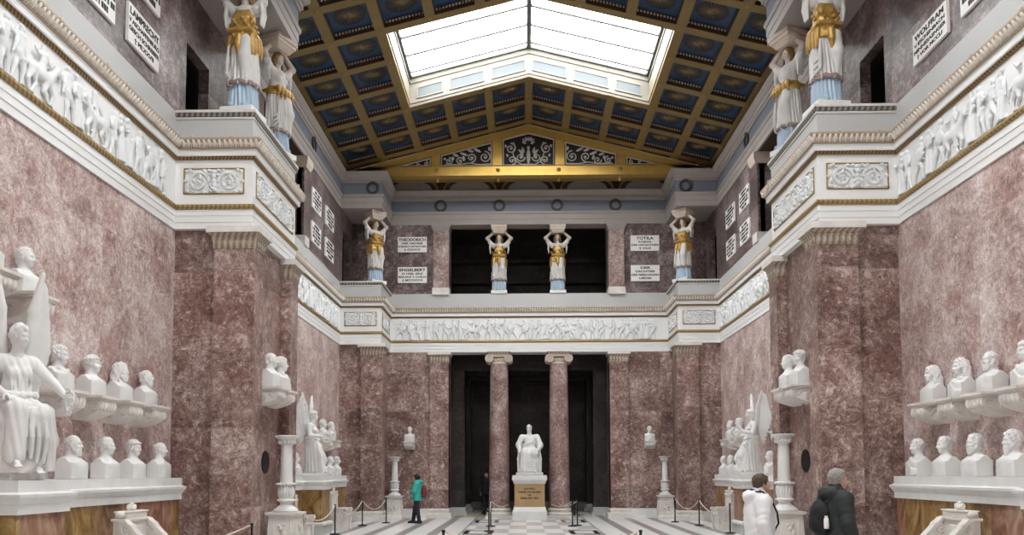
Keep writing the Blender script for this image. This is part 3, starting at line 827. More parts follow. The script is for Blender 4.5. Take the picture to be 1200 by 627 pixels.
# ---- gilded roof truss before the back wall
t = thing('roof_truss', 'gilded gable truss with three scrollwork panels under the coffered ceiling', 'roof truss', (0, 28.4, 12.66))
def tz(x, d): return zc(x) - d - 12.66
def bar(mb, x0, x1, za0, zb0, za1, zb1, y0, y1):
    mb.hexa([(x0, y0, za0), (x1, y0, za1), (x1, y1, za1), (x0, y1, za0), (x0, y0, zb0), (x1, y0, zb1), (x1, y1, zb1), (x0, y1, zb0)])
MB().box(-6.7, 6.7, -.06, .3, 0, .34).build('tie_beam', M['gold'], t)
bd = MB()
bd.tube([(-6.35 + i * .0373, -.07, .365) for i in range(341)], [.024 if i % 2 else .010 for i in range(341)], 6)
bd.build('tie_beam_moulding', M['gilt_ornament'], t)
for s in (-1, 1):
    r = MB(); r.add(*[[], []]) if False else None
    bar(r, min(0, s * 6.7), max(0, s * 6.7), tz(0 if s > 0 else 6.7, .30), tz(0 if s > 0 else 6.7, .0), tz(6.7 if s > 0 else 0, .30), tz(6.7 if s > 0 else 0, .0), -.06, .3)
    r.build('rafter', M['gold'], t)
    k = MB()
    k.tube([(s * (.03 + i * .036), -.075, tz(.03 + i * .036, .055)) for i in range(184)], [.026 if i % 2 else .010 for i in range(184)], 6)
    k.build('rafter_moulding', M['dentil'], t)
    for x0, x1 in ((.98, 1.33), (3.27, 3.59), (5.13, 6.7)):
        p = MB(); bar(p, min(s * x0, s * x1), max(s * x0, s * x1), .34, tz(x0 if s > 0 else x1, .28), .34, tz(x1 if s > 0 else x0, .28), -.04, .28); p.build('post', M['gold'], t)
def panel(xs, seedfn, name='openwork_panel'):
    poly = [(xs[0], .41)] + [(xs[-1], .41)] + [(x, tz(x, .33)) for x in reversed(xs)]
    o = MB().prism([(x, z) for x, z in poly], 1, .10, .14).build(name, M['silverdark'], t)
    sc = MB()
    n = len(poly)
    for i in range(n):
        a, b = poly[i], poly[(i + 1) % n]; sc.tube([(a[0], .02, a[1]), (b[0], .02, b[1])], .022, 6)
    seedfn(sc); sc.build('scrollwork', M['scroll'], o, True, 50)
def sp(mb, x, z, r, a0, tn, y=.06, rad=.02):
    mb.tube(spiral((x, y, z), r, r * .18, a0, tn), [rad * 1.3 - .5 * rad * i / 25 for i in range(26)], 6)
    mb.blob((x, y, z), (r * .22, .03, r * .22), None, 7, 4)
def center(mb):
    for s in (-1, 1):
        sp(mb, s * .66, 1.06, .20, PI / 2, s * 1.5); sp(mb, s * .60, .62, .17, -PI / 2, -s * 1.4); sp(mb, s * .30, .72, .17, 0 if s < 0 else PI, s * 1.3)
        mb.tube([(s * x, .06, z) for x, z in ((.0, .46), (.25, .45), (.50, .60), (.58, .9), (.48, 1.12), (.56, 1.3))], .02, 6)
        for x, z, a, l in ((.2, 1.0, .3, .12), (.3, .95, .8, .1), (.24, .8, .2, .12), (.16, 1.28, 1., .09), (.08, 1.42, .4, .08), (.78, .8, .4, .07), (.84, 1.15, 0, .06)):
            mb.blob((s * x, .06, z), (.045, .03, l), Matrix.Rotation(s * a, 3, 'Y'), 6, 4)
        mb.blob((s * .25, .06, .84), (.07, .04, .16), None, 7, 5)
    mb.blob((0, .05, .75), (.075, .05, .28), None, 8, 5); mb.blob((0, .05, 1.08), (.055, .05, .07), None, 8, 5)
    for a in (-.9, -.45, 0, .45, .9): mb.blob((.2 * math.sin(a), .06, 1.30 + .12 * math.cos(a)), (.03, .02, .09), Matrix.Rotation(a, 3, 'Y'), 6, 4)
panel([-.93, 0, .93], center)
for s in (-1, 1):
    def side(mb, s=s):
        sp(mb, s * 1.62, .74, .22, PI / 2, s * 1.6); sp(mb, s * 2.12, .72, .18, -PI / 2, -s * 1.5); sp(mb, s * 2.95, .60, .14, PI / 2, s * 1.5); sp(mb, s * 2.55, .60, .15, 0, -s * 1.4)
        mb.tube([(s * x, .06, z) for x, z in ((1.4, .48), (1.8, .46), (2.2, .52), (2.6, .46), (3.1, .48))], .02, 6)
        for x, z, a, l in ((1.9, 1.0, 1.1, .16), (2.15, .98, 1.3, .13), (2.4, .86, 1.2, .16), (2.7, .82, 1.2, .12), (1.45, 1.05, .2, .09), (2.4, .7, .3, .1), (2.8, .7, .2, .08), (3.1, .68, 1.2, .06)):
            mb.blob((s * x, .06, z), (.05, .03, l), Matrix.Rotation(s * a, 3, 'Y'), 6, 4)
    panel(sorted([s * 1.38, s * 3.22]), side)
    def corner(mb, s=s):
        sp(mb, s * 3.80, .52, .09, PI / 2, s * 1.4, rad=.015); sp(mb, s * 4.1, .50, .06, 0, s * 1.3, rad=.012)
        mb.tube([(s * x, .06, z) for x, z in ((3.7, .45), (4.1, .44), (4.6, .44), (4.9, .43))], .014, 6)
    panel(sorted([s * 3.64, s * 4.98]), corner)
for x in (-3.38, -1.12, 1.12, 3.38):
    MB().blob((x, -.07, .2), (.08, .035, .08), None, 10, 5).blob((x, -.10, .2), (.035, .03, .035), None, 8, 4).build('rosette', M['gilt_ornament'], t, True, 60)
    MB().lathe([(.02, .02), (.035, -.02), (.02, -.05), (.06, -.09), (.065, -.13), (.03, -.17), (.015, -.2)], 12, (x, .12, 0)).build('pendant_knob', M['gold'], t, True, 50)

# ---- arched soffit panelling between the truss and the back wall
sf = struct('trim_3')
MB().box(-W, W, D4 - .06, D4 + .02, 12.55, 14.9).build('back_panel', M['coffer_side'], sf)
MB().box(-W, W, 28.95, 29.25, 12.75, 13.0).build('second_beam', M['beam'], sf)
for k in range(-2, 3):
    c = k * 2.26
    q = MB(); n = 16
    pts = [(c + .78 * math.cos(PI * i / n), 12.66 + .36 * math.sin(PI * i / n)) for i in range(n + 1)]
    q.prism(pts, 1, D4 - .10, D4 - .055); q.build('lunette', M['grey_entab'], sf)
    q = MB(); q.tube([(c + 1.0 * math.cos(PI * i / n), D4 - .10, 12.66 + .5 * math.sin(PI * i / n)) for i in range(n + 1)], .045, 6); q.build('lunette_rib', M['gilt_ornament'], sf, True)
# ------------------------------------------------------------------ relief friezes and scroll panels (carved into the entablature)
def relief_figure(seed, kind='stand'):
    rg = random.Random(seed); F = Field((-.50, -.16, 0), (.50, .20, .86), .0145); k = .45
    def man(x, z0, h=1., lean=0., arm=None, robe=False, turn=1, legs=None):
        P = lambda a, b, y=0.: (x + a * turn + lean * b, y, z0 + b * h)
        hip, sh = .40, .62
        if robe:
            F.cone((x, 0, z0), (.115, .09), (x + lean * .4, 0, z0 + .44 * h), (.07, .07), .03)
            ph = rg.random() * 6
            F.disp(lambda X, Y, Z: .009 * np.sin(X * 85 + 6 * Z + ph) * (Z < z0 + .40 * h), (x - .16, -.12, z0), (x + .16, .14, z0 + .42 * h))
        else:
            l = legs or (.07 + .07 * rg.random(), -.05 - .08 * rg.random())
            for a in l: F.chain([P(0, hip, .02 * np.sign(a)), P(a * .8 + .02, .21, .03), P(a, .02, .02), P(a + .06, .012, .03)], [.046, .034, .022, .018], .012)
            F.cap(P(-.02, hip), P(.02, hip - .07), .066, .075, .02)
        F.chain([P(0, hip), P(.01, .52), P(0, sh)], [.062, .066, .070], .02)
        F.cap(P(-.05, sh, -.02), P(.05, sh + .01, .03), .042, .042, .03)
        F.cap(P(0, sh), P(.012, .70), .03, .027, .01)
        F.ell(P(.018, .735, .01), (.050, .046, .060), .01); F.cap(P(.05, .735, .02), P(.066, .725, .02), .014, .011, .01)
        if rg.random() < .5: F.ell(P(-.005, .77), (.056, .052, .036), .01)
        A = arm or [rg.choice([(.13, .50, .21, .60), (.10, .45, .20, .44), (.14, .58, .20, .72), (.06, .46, .09, .34)]), rg.choice([(-.11, .48, -.15, .34), (-.10, .50, -.02, .42), (-.14, .56, -.22, .64)])]
        for i, (a, b, c, d) in enumerate(A): F.chain([P(.05 if i == 0 else -.05, sh, .03 if i == 0 else 0), P(a, b, .05), P(c, d, .05)], [.032, .027, .020], .012)
    if kind == 'stand': man(0, 0, 1 + .05 * rg.random(), lean=rg.uniform(-.08, .1), robe=rg.random() < .45, turn=rg.choice([1, 1, -1]))
    elif kind == 'shield':
        man(0, 0, lean=.12, legs=(.14, -.15)); F.ell((.12, .06, .46), (.13, .04, .13), .01); F.cap((-.25, .05, .75), (.30, .05, .30), .011, .011, .004)
    elif kind == 'kneel':
        man(-.02, -.17, lean=.15, legs=(.16, -.14)); F.cap((-.2, 0, .02), (.05, 0, .06), .05, .06, .03)
    elif kind == 'pair':
        man(-.12, 0, robe=True, turn=1); man(.13, -.03, 1., lean=-.05, turn=-1)
    elif kind == 'horse':
        F.ell((0, 0, .36), (.24, .085, .115), .02); F.ell((.17, 0, .37), (.10, .08, .12), .03); F.ell((-.17, 0, .37), (.11, .085, .12), .03)
        F.chain([(.20, .0, .42), (.31, .02, .56), (.34, .03, .60)], [.085, .055, .05], .02); F.cap((.34, .03, .60), (.43, .03, .51), .045, .028, .015)
        F.cap((.31, .03, .64), (.33, .04, .69), .016, .006, .008)
        for a, b, c in ((.18, .27, .21), (.12, .06, .13), (-.17, -.13, -.22), (-.22, -.30, -.27)):
            F.chain([(a, .02, .30), (b, .03, .17), (c, .03, .03), (c + .03, .03, .015)], [.052, .030, .020, .024], .015)
        F.chain([(-.27, 0, .42), (-.36, .02, .36), (-.38, .02, .18)], [.03, .036, .012], .01)
        man(.0, .12, .86, lean=.05, legs=(.10, .04))
    V, Q = F.arrays(); V = V.copy(); V[:, 1] = V[:, 1] * .95 + .004
    return V, Q
RF = [relief_figure(i) for i in range(1, 9)] + [relief_figure(20, 'shield'), relief_figure(21, 'shield'), relief_figure(31, 'pair'), relief_figure(32, 'pair'), relief_figure(41, 'kneel'), relief_figure(51, 'horse'), relief_figure(52, 'horse')]
def relief(name, x0, y0, tx, ty, L, seed, step=.33, horses=.12):
    rg = random.Random(seed); nx, ny = (ty, -tx); VV, QQ, b = [], [], 0; d = .22; last = None
    while d < L - .2:
        i = rg.randrange(13) if rg.random() > horses else 13 + rg.randrange(2)
        if i == last: i = (i + 3) % 13
        last = i; V, Q = RF[i]; w = .62 if i >= 13 else (.46 if i in (10, 11) else step)
        if i >= 13: d += .16
        m = 1 if rg.random() < .62 else -1; sc = .97 + .06 * rg.random()
        u = d + V[:, 0] * m * sc; o = V[:, 1]
        VV.append(np.stack([x0 + tx * u + nx * o, y0 + ty * u + ny * o, 6.80 + V[:, 2] * sc * (.99)], 1)); QQ.append((Q if m > 0 else Q[:, ::-1]) + b); b += len(V); d += w * (.82 + .3 * rg.random())
    o = link(name, raw_mesh(name, np.concatenate(VV), np.concatenate(QQ), M['relief']), e); return o
for a in ((-6.81, 6.6, 0, 1, 7.8, 1, .31, .18), (-6.81, 17.4, 0, 1, 10.4, 2), (-5.2, D4, 1, 0, 10.4, 3), (6.81, D3 - .1, 0, -1, 10.4, 4), (6.81, 14.4, 0, -1, 7.8, 5, .33, .34)):
    relief('figure_relief', *a)
def scroll_panel(x, y, tx, ty, L, rows=2):
    """framed acanthus scroll panel centred at x,y; runs along t, faces right of t"""
    n = np.array((ty, -tx, 0.)); t = np.array((tx, ty, 0.)); z = np.array((0, 0, 1.)); c = np.array((x, y, 7.245)); Hh = .243
    P = lambda a, b, o=.012: tuple(c + t * a + z * b + n * o)
    f = MB()
    for (a0, b0), (a1, b1) in (((-L, -Hh), (L, -Hh)), ((L, -Hh), (L, Hh)), ((L, Hh), (-L, Hh)), ((-L, Hh), (-L, -Hh))):
        f.tube([P(a0, b0, .004), P(a1, b1, .004)], .016, 4)
    fr = f.build('panel_border', M['gilt_ornament'], e)
    q = MB(); k = max(1, round(L / .57))
    for i in range(k):
        for s in (-1, 1):
            o_ = (-L + L / k * (2 * i + 1)); cx = o_ + s * L / k * .50; r = .20
            pts = spiral((0, 0, 0), r, .03, (PI if s > 0 else 0), -s * 1.9, 30, ((1, 0, 0), (0, 1, 0)))
            q.tube([P(cx + a, b - .02) for a, b, _ in pts], [.034 - .016 * j / 29 for j in range(30)], 6)
            q.blob(P(cx, -.02), (.045, .045, .045), None, 7, 4)
            for j in range(9):
                an = j * .7; rr = .225 if j % 2 else .11
                aa, bb = cx + rr * math.cos(an), -.02 + rr * math.sin(an) * .95
                if abs(bb) < Hh - .02: q.blob(P(aa, bb), (.036, .036, .022 + .02 * (j % 3)), None, 6, 4)
            for aa, bb in ((.9, .19), (.9, -.19), (.95, .0), (.8, .21), (.72, -.21), (.12, .12), (.1, -.1), (.33, .2), (.15, .2), (.33, -.21), (.1, -.2)):
                q.blob(P(o_ + s * aa * L / k, bb), (.045, .045, .035), None, 6, 4)
        for b in (-.16, -.08, 0, .09, .17): q.blob(P(o_, b), (.05 + .02 * abs(b) * 5, .05 + .02 * abs(b) * 5, .055), None, 7, 4)
    q.build('acanthus_scroll', M['relief'], fr, True, 60)
for s in (-1, 1):
    for y0, y1 in ((D1, D2), (D3, D4)):
        scroll_panel(s * 6.07, y0, 1, 0, .57)
        Lh = (y1 - y0) / 2 - (.18 if y0 == D1 else .25)
        scroll_panel(s * PX, (y0 + y1) / 2, 0, -s, Lh)

# ------------------------------------------------------------------ name plaques
def text(name, body, parent, mw, h, wmax, mat=None, bold=.045):
    cu = bpy.data.curves.new(name, 'FONT'); cu.body = body; cu.size = h * 1.35; cu.align_x = 'CENTER'; cu.align_y = 'CENTER'; cu.extrude = .003; cu.offset = bold * h
    cu.materials.append(mat or M['letter'])
    o = bpy.data.objects.new(name, cu); COL.objects.link(o); bpy.context.view_layer.update()
    wd = max(o.dimensions.x, 1e-3); sx = min(wmax / wd, 1.9)
    me = bpy.data.meshes.new_from_object(o); bpy.data.objects.remove(o); me.name = name
    for v in me.vertices: v.co.x *= sx
    q = link(name, me, parent); q.matrix_local = mw; return q
def axes(side):
    return {'left': ((0, 1, 0), (0, 0, 1), (1, 0, 0)), 'right': ((0, -1, 0), (0, 0, 1), (-1, 0, 0)), 'back': ((1, 0, 0), (0, 0, 1), (0, -1, 0))}[side]
def mat4(ax, o):
    m = Matrix.Identity(4)
    for j in range(3):
        for i in range(3): m[i][j] = ax[j][i]
        m[j][3] = o[j]
    return m
def plaque(side, c, w, h, lines, label, big=1.25, widths=None):
    t = thing('name_plaque', label, 'plaque', c, 0, 'white name plaques on the upper walls')
    X, Y, N = (Vector(a) for a in axes(side))
    p = MB(); R = mat4(axes(side), (0, 0, 0)).to_3x3()
    p.hexa([tuple(R @ Vector(v)) for v in ((-w / 2, -h / 2, -.03), (w / 2, -h / 2, -.03), (w / 2, h / 2, -.03), (-w / 2, h / 2, -.03), (-w / 2, -h / 2, .02), (w / 2, -h / 2, .02), (w / 2, h / 2, .02), (-w / 2, h / 2, .02))])
    p.build('tablet', M['plaque'], t)
    n = len(lines)
    if isinstance(lines[0], str):
        hs = [h / (n + 1.0) * (big if i == 0 else .82) * .72 for i in range(n)]; y = h / 2 - h * .06
        step = (h * .88 - sum(hs)) / n
        for i, l in enumerate(lines):
            y -= step / 2 + hs[i] / 2
            text('lettering', l, t, mat4(axes(side), tuple(Y * y + N * .021)), hs[i], w * (widths[i] if widths else .9))
            y -= step / 2 + hs[i] / 2
    else:                                                            # too far off to read: rows of small strokes
        rg = random.Random(sum(map(ord, label))); q = MB()
        for i, l in enumerate(lines):
            yy = h / 2 - h * (i + .75) / (n + .5); hh = h * .30 / n; x = -l[0] * w / 2
            while x < l[0] * w / 2:
                g = .02 + .05 * rg.random()
                q.hexa([tuple(R @ Vector(v)) for v in ((x, yy - hh, .02), (x + g, yy - hh, .02), (x + g, yy + hh, .02), (x, yy + hh, .02), (x, yy - hh, .024), (x + g, yy - hh, .024), (x + g, yy + hh, .024), (x, yy + hh, .024))]); x += g + (.012 if rg.random() < .8 else .05)
        q.build('lettering', M['letter'], t)
    return t
XA = 6.83 - .031
plaque('left', (-XA, 13.14, 9.27), 1.10, .68, ['LAMPRECHT', 'V ASCHAFFENBURG', 'GESCH SCHREIBER', '\u2020 MLXXVII'], 'white plaque with black lettering beginning LAMPRECHT, whole one on the nearer left upper wall', widths=[.93, .97, .97, .62])
plaque('right', (XA, 13.17, 9.20), 1.12, .56, ['WOLFRAM', 'V ESCHENBACH', 'MINNESAENGER', '\u2020 VOR MCCLI'], 'white plaque with black lettering reading WOLFRAM V ESCHENBACH on the right upper wall', widths=[.86, .9, .93, .74])
plaque('left', (-XA, 11.62, 9.27), 1.10, .68, [(.5,), (.9,), (.9,), (.6,)], 'white plaque cut by the top left of the picture, before the LAMPRECHT plaque')
plaque('left', (-XA, 13.14, 10.30), 1.10, .68, [(.5,), (.9,), (.9,), (.6,)], 'white plaque at the top edge above the LAMPRECHT plaque')
plaque('right', (XA, 11.65, 9.20), 1.12, .56, [(.5,), (.9,), (.9,), (.6,)], 'white plaque cut by the top edge, nearer than the WOLFRAM plaque')
YB = D4 + .02 - .031
plaque('back', (-4.50, YB, 10.53), 1.12, .60, ['THEODORICH', 'DER GROSSE', 'KOENIG D OSTGOTHEN', '\u2020 DXXVI'], 'white plaque lettered THEODORICH on the back wall left of the gallery', widths=[.93, .72, .97, .55])
plaque('back', (-4.49, YB, 9.34), 1.12, .62, ['ENGELBERT', 'D HEIL ERZ', 'BISCHOF V COELN', '\u2020 MCCXXVI'], 'white plaque lettered ENGELBERT below the THEODORICH plaque', widths=[.9, .72, .94, .7])
plaque('back', (4.48, YB, 10.53), 1.10, .60, ['TOTILA', 'KOENIG', 'DER OSTGOTHEN', '\u2020 DLII'], 'white plaque lettered TOTILA on the back wall right of the gallery', widths=[.6, .45, .95, .42])
plaque('back', (4.48, YB, 9.36), 1.10, .62, ['DER', 'DICHTER', 'DES NIBELUNGEN', 'LIEDES'], 'white plaque lettered DER DICHTER DES NIBELUNGEN LIEDES below the TOTILA plaque', big=1., widths=[.35, .68, .96, .42])
for s, nm in ((-1, 'left'), (1, 'right')):
    for y, ty in ((24.5, 'nearer'), (26.2, 'farther')):
        for z, tz_ in ((10.35, 'upper'), (9.27, 'lower')):
            plaque(nm, (s * XA, y, z), 1.06, .64, [(.55,), (.9,), (.8,), (.85,), (.5,)], '%s plaque of the %s pair among four on the rear %s upper wall' % (ty, tz_, nm))

# ------------------------------------------------------------------ ionic columns
def column():
    t = thing('column', '', 'column')
    prof = [(.395 - .055 * (i / 14) ** 1.7, .36 + i * (5.92 - .36) / 14) for i in range(15)]
    MB().lathe(prof, 36).build('shaft', M['column'], t, True)
    MB().box(-.50, .50, -.50, .50, 0, .10).lathe([(.48, .10), (.50, .13), (.50, .17), (.47, .20), (.43, .21), (.42, .26), (.45, .28), (.46, .31), (.44, .35), (.40, .36), (.39, .38)], 36).build('base', M['marble_old'], t, True, 30)
    c = MB()
    c.lathe([(.345, 5.86), (.36, 5.88), (.345, 5.90), (.345, 5.96), (.40, 6.06), (.41, 6.08)], 32)
    for i in range(16):
        a = 2 * PI * i / 16; c.blob((.375 * math.cos(a), .375 * math.sin(a), 6.02), (.04, .04, .055), None, 6, 4)
    for s in (-1, 1):
        c.lathe([(.165, -.36), (.14, -.2), (.105, 0), (.14, .2), (.165, .36)], 18); k = 18 * 5
        for i in range(len(c.v) - k, len(c.v)):
            x, y, z = c.v[i]; c.v[i] = (s * .37 + x, z, 6.075 + y)
        for f in (-1, 1):
            c.tube(spiral((s * .37, f * .37, 6.075), .165, .03, PI / 2, s * 2.2, 40), [.022 - .010 * i / 39 for i in range(40)], 6)
            c.blob((s * .37, f * .37, 6.075), (.034, .03, .034), None, 8, 4)
    c.box(-.36, .36, -.36, .36, 6.14, 6.22); c.box(-.34, .34, -.375, .375, 6.195, 6.235)
    c.build('capital', M['warm'], t, True, 40)
    MB().taper(0, 0, 6.235, 6.325, .40, .40, .45, .44).build('abacus', M['capital'], t)
    return t
c0 = column(); c0.location = (-1.152, 30.12, 0); c0['group'] = 'ionic columns before the dark chamber'; c0['label'] = 'red marble ionic column left of the seated statue'
dup(c0, (1.145, 30.12, 0), 0, 'red marble ionic column right of the seated statue')

# ------------------------------------------------------------------ podiums along the side walls
def podium(s, y0, b0, b1, y1, label):
    t = thing('podium', label, 'podium', (0, 0, 0), 0, 'marble podiums along the side walls')
    path = [(-W + .002, y0), (-6.3, y0), (-6.3, b0), (-5.75, b0), (-5.75, b1), (-6.3, b1), (-6.3, y1), (-W + .002, y1)]
    if s > 0: path = [(-x, y) for x, y in reversed(path)]
    MB().sweep(path, [(-.03, .34), (-.03, 1.26)]).build('ochre_body', M['ochre'], t)
    MB().sweep(path, [(.03, 0), (.03, .26), (.0, .30)]).build('grey_base', M['parapet'], t)
    MB().sweep(path, [(.0, .26), (.05, .27), (.05, .33), (.0, .36), (-.03, .36)]).build('base_moulding', M['slab'], t)
    k = MB().sweep(path, [(-.03, 1.25), (.0, 1.25), (.0, 1.36), (.012, 1.37), (.03, 1.40), (.055, 1.44), (.06, 1.475), (.02, 1.49), (.0, 1.50), (.0, 1.63)])
    k.add([(x, y, 1.63) for x, y in path], [tuple(range(len(path)))]); k.build('cornice', M['slab'], t)
    return t
podium(-1, 4.5, 8.55, 9.55, 13.94, 'long ochre podium with white cornice under the seated winged figure')
podium(1, 4.5, 8.55, 9.55, 13.94, 'long ochre marble podium with white cornice on the right, behind the man in black')
podium(-1, 18.2, 21.6, 22.55, 26.95, 'farther ochre podium on the left, under the standing winged figure')
podium(1, 18.2, 21.6, 22.55, 26.95, 'farther ochre podium on the right, beyond the woman in white')

# ------------------------------------------------------------------ candelabra
def candelabrum():
    t = thing('candelabrum', '', 'candelabrum')
    p = MB().taper(0, 0, 0, .10, .37, .37, .37, .37).taper(0, 0, .10, .17, .36, .36, .31, .31).taper(0, 0, .17, .855, .30, .30, .265, .265).taper(0, 0, .855, .885, .27, .27, .31, .31).taper(0, 0, .885, .925, .325, .325, .325, .325)
    for a in range(4):
        R = Matrix.Rotation(a * PI / 2, 3, 'Z')
        for pts in ([(-.19, .26), (.19, .26)], [(.19, .26), (.17, .78)], [(.17, .78), (-.17, .78)], [(-.17, .78), (-.19, .26)]):
            p.tube([R @ Vector((x, -(.302 - .035 * (z - .17) / .685), z)) for x, z in pts], .014, 5)
    p.build('pedestal', M['marble_old'], t)
    o = MB()
    for a in range(4):
        R = Matrix.Rotation(a * PI / 2, 3, 'Z')
        for x, z, r in ((-.06, .42, .05), (.05, .5, .06), (0, .60, .045), (-.05, .66, .035), (.07, .38, .04), (.06, .68, .03)):
            v = R @ Vector((x, -.288, z)); o.blob(v, (r, r, r * 1.1), None, 7, 4)
    o.build('pedestal_carving', M['marble_old'], t, True, 60)
    MB().lathe([(.23, .925), (.25, .95), (.235, .98), (.17, 1.03), (.125, 1.07), (.115, 1.10), (.14, 1.135), (.185, 1.15), (.185, 1.17), (.145, 1.19), (.15, 1.25), (.135, 1.36), (.12, 1.47), (.17, 1.485), (.17, 1.505), (.125, 1.52), (.128, 1.55), (.122, 1.7), (.115, 2.0), (.108, 2.27), (.13, 2.29), (.12, 2.31), (.15, 2.36), (.20, 2.41), (.235, 2.43), (.245, 2.455), (.22, 2.468), (.10, 2.46)], 40, flute=(1.54, 2.28), famp=.05).build('shaft', M['marble'], t, True, 50)
    for nm_, r_, z_, q_ in (('ring_leaves', .175, 1.487, (.03, .03, .025)), ('body_leaves', .142, 1.33, (.03, .03, .12)), ('cup_leaves', .15, 2.34, (.035, .035, .05))):
        l = MB()
        for i in range(16):
            a = 2 * PI * i / 16; l.blob((r_ * math.cos(a), r_ * math.sin(a), z_), q_, None, 6, 5)
        l.build(nm_, M['marble'], t, True, 60)
    return t
k0 = candelabrum(); k0.location = (-5.02, 15.88, 0); k0['group'] = 'white marble candelabra'; k0['label'] = 'tall white marble candelabrum before the near left pillar'
dup(k0, (5.02, 15.88, 0), 0, 'tall white marble candelabrum between the woman in white and the man in black')
dup(k0, (-5.0, 29.12, 0), 0, 'small far candelabrum at the back wall near the woman in teal', sx=(.935,) * 3)
dup(k0, (5.0, 29.12, 0), 0, 'small far candelabrum at the back wall on the right', sx=(.935,) * 3)

# ------------------------------------------------------------------ marble thrones
def throne(low=False):
    """faces +X; back at x=0"""
    t = thing('throne', '', 'throne')
    b = MB().box(0, .17, -.34, .34, 0, 1.02).box(-.02, .20, -.37, .37, 1.02, 1.06).box(0, .18, -.30, .30, 1.06, 1.14).box(-.01, .195, -.32, .32, 1.14, 1.165)
    b.box(.165, .185, -.12, .12, .50, .95)
    b.build('backrest', M['marble_old'], t, bevel=.008)
    f = MB().blob((.09, 0, 1.20), (.06, .09, .05), None, 10, 5).blob((.09, 0, 1.25), (.035, .035, .04), None, 8, 5)
    for s in (-1, 1):
        f.blob((.09, s * .07, 1.21), (.04, .04, .055), Matrix.Rotation(-s * .5, 3, 'X'), 8, 5)
        MB().blob((.09, s * .31, 1.11), (.08, .06, .06), None, 10, 5).build('corner_scroll', M['marble_old'], t, True, 60)
    f.build('finial', M['marble_old'], t, True, 60)
    MB().box(.15, .80, -.30, .30, .0, .42).box(.15, .83, -.32, .32, .42, .47).build('seat', M['marble_old'], t, bevel=.01)
    for s in (-1, 1):
        a = MB(); y0, y1 = sorted((s * .30, s * .38))
        prof = [(.10, 0), (.86, 0), (.86, .10), (.82, .14), (.82, .50), (.88, .54), (.90, .59), (.88, .63), (.74, .64), (.58, .665), (.45, .74), (.35, .84), (.25, .95), (.18, 1.02), (.10, 1.03)]
        rim = [(.92, .58), (.89, .655), (.74, .67), (.59, .70), (.47, .77), (.37, .87), (.27, .98), (.20, 1.05), (.18, 1.01), (.24, .93), (.34, .82), (.44, .72), (.57, .645), (.74, .61), (.87, .59)]
        if low:
            prof = [(x, min(z, .62)) for x, z in prof]; rim = [(.92, .58), (.89, .66), (.10, .66), (.10, .60), (.87, .59)]
        a.prism(prof, 1, y0, y1)
        a.prism(rim, 1, y0 - .03, y1 + .03)
        for cx, cz, r, a0, tn in (((.22, .90, .10, 0, 1.7) if not low else (.25, .45, .12, 0, 1.7)), (.80, .55, .07, PI, -1.6)):
            for yy in (y0 - .01, y1 + .01): a.tube(spiral((cx, yy, cz), r, .02, a0, tn), .016, 5)
        for x, z, r in ((.5, .3, .07), (.62, .4, .06), (.42, .45, .06), (.52, .52, .05), (.68, .22, .06), (.35, .25, .06), (.3, .6, .05)):
            for yy in (y0, y1): a.blob((x, yy, z), (r, .022, r), None, 7, 4)
        a.build('armrest', M['marble_old'], t, bevel=.004)
    for s in (-1, 1):
        MB().lathe([(.06, 0), (.07, .03), (.05, .08), (.045, .2), (.06, .34), (.07, .40)], 12, (.84, s * .27, 0)).build('front_leg', M['marble_old'], t, True, 50)
    return t
h0 = throne(); h0.location = (-6.05, 11.48, 0); h0['group'] = 'carved marble thrones before the podiums'; h0['label'] = 'carved white throne at the bottom left, before the near left podium'
dup(h0, (6.05, 11.25, 0), PI, 'carved white throne at the bottom right, before the near right podium')
h1 = throne(True); h1.location = (-6.03, 23.8, 0); h1.scale = (.60, 1, 1); h1['group'] = h0['group']; h1['label'] = 'small far throne between rope posts on the left, toward the back wall'
dup(h1, (6.03, 23.8, 0), PI, 'small far throne between rope posts on the right, left of the woman in white')
dup(h1, (-6.03, 19.5, 0), 0, 'throne half hidden behind the near left candelabrum')

# ------------------------------------------------------------------ wreaths on the blue frieze, wall vents
def wreath():
    t = thing('wreath', '', 'wreath'); w = MB()
    for i in range(30):
        a = 2 * PI * i / 30
        for r, d in ((.17, .02), (.205, .0)):
            w.blob((r * math.cos(a + d * 3), -.035, r * math.sin(a + d * 3)), (.028, .03, .05), Matrix.Rotation(-a + .7, 3, 'Y'), 6, 4)
    w.build('leaf_ring', M['wreath'], t, True, 60)
    q = MB()
    for s in (-1, 1): q.tube([(0, -.05, .19), (s * .04, -.06, .235), (s * .07, -.05, .215), (s * .02, -.05, .195)], .013, 5)
    q.build('ribbon', M['wreath'], t, True, 60); return t
w0 = wreath(); w0.location = (-3.40, D4 - .002, 12.04); w0['group'] = 'dark wreaths on the blue frieze'; w0['label'] = 'dark wreath, leftmost of four on the back frieze'
for x, l in ((-1.13, 'dark wreath, second from left of four on the back frieze'), (1.11, 'dark wreath, third from left of four on the back frieze'), (3.36, 'dark wreath, rightmost of four on the back frieze')): dup(w0, (x, D4 - .002, 12.04), 0, l)
for s, nm in ((-1, 'left'), (1, 'right')):
    dup(w0, (s * 5.66, D3 - .002, 12.04), 0, 'dark wreath above the rear %s caryatid' % nm)
    dup(w0, (s * 6.798, 24.05, 12.04), s * -PI / 2, 'dark wreath on the %s side frieze above the plaques' % nm)
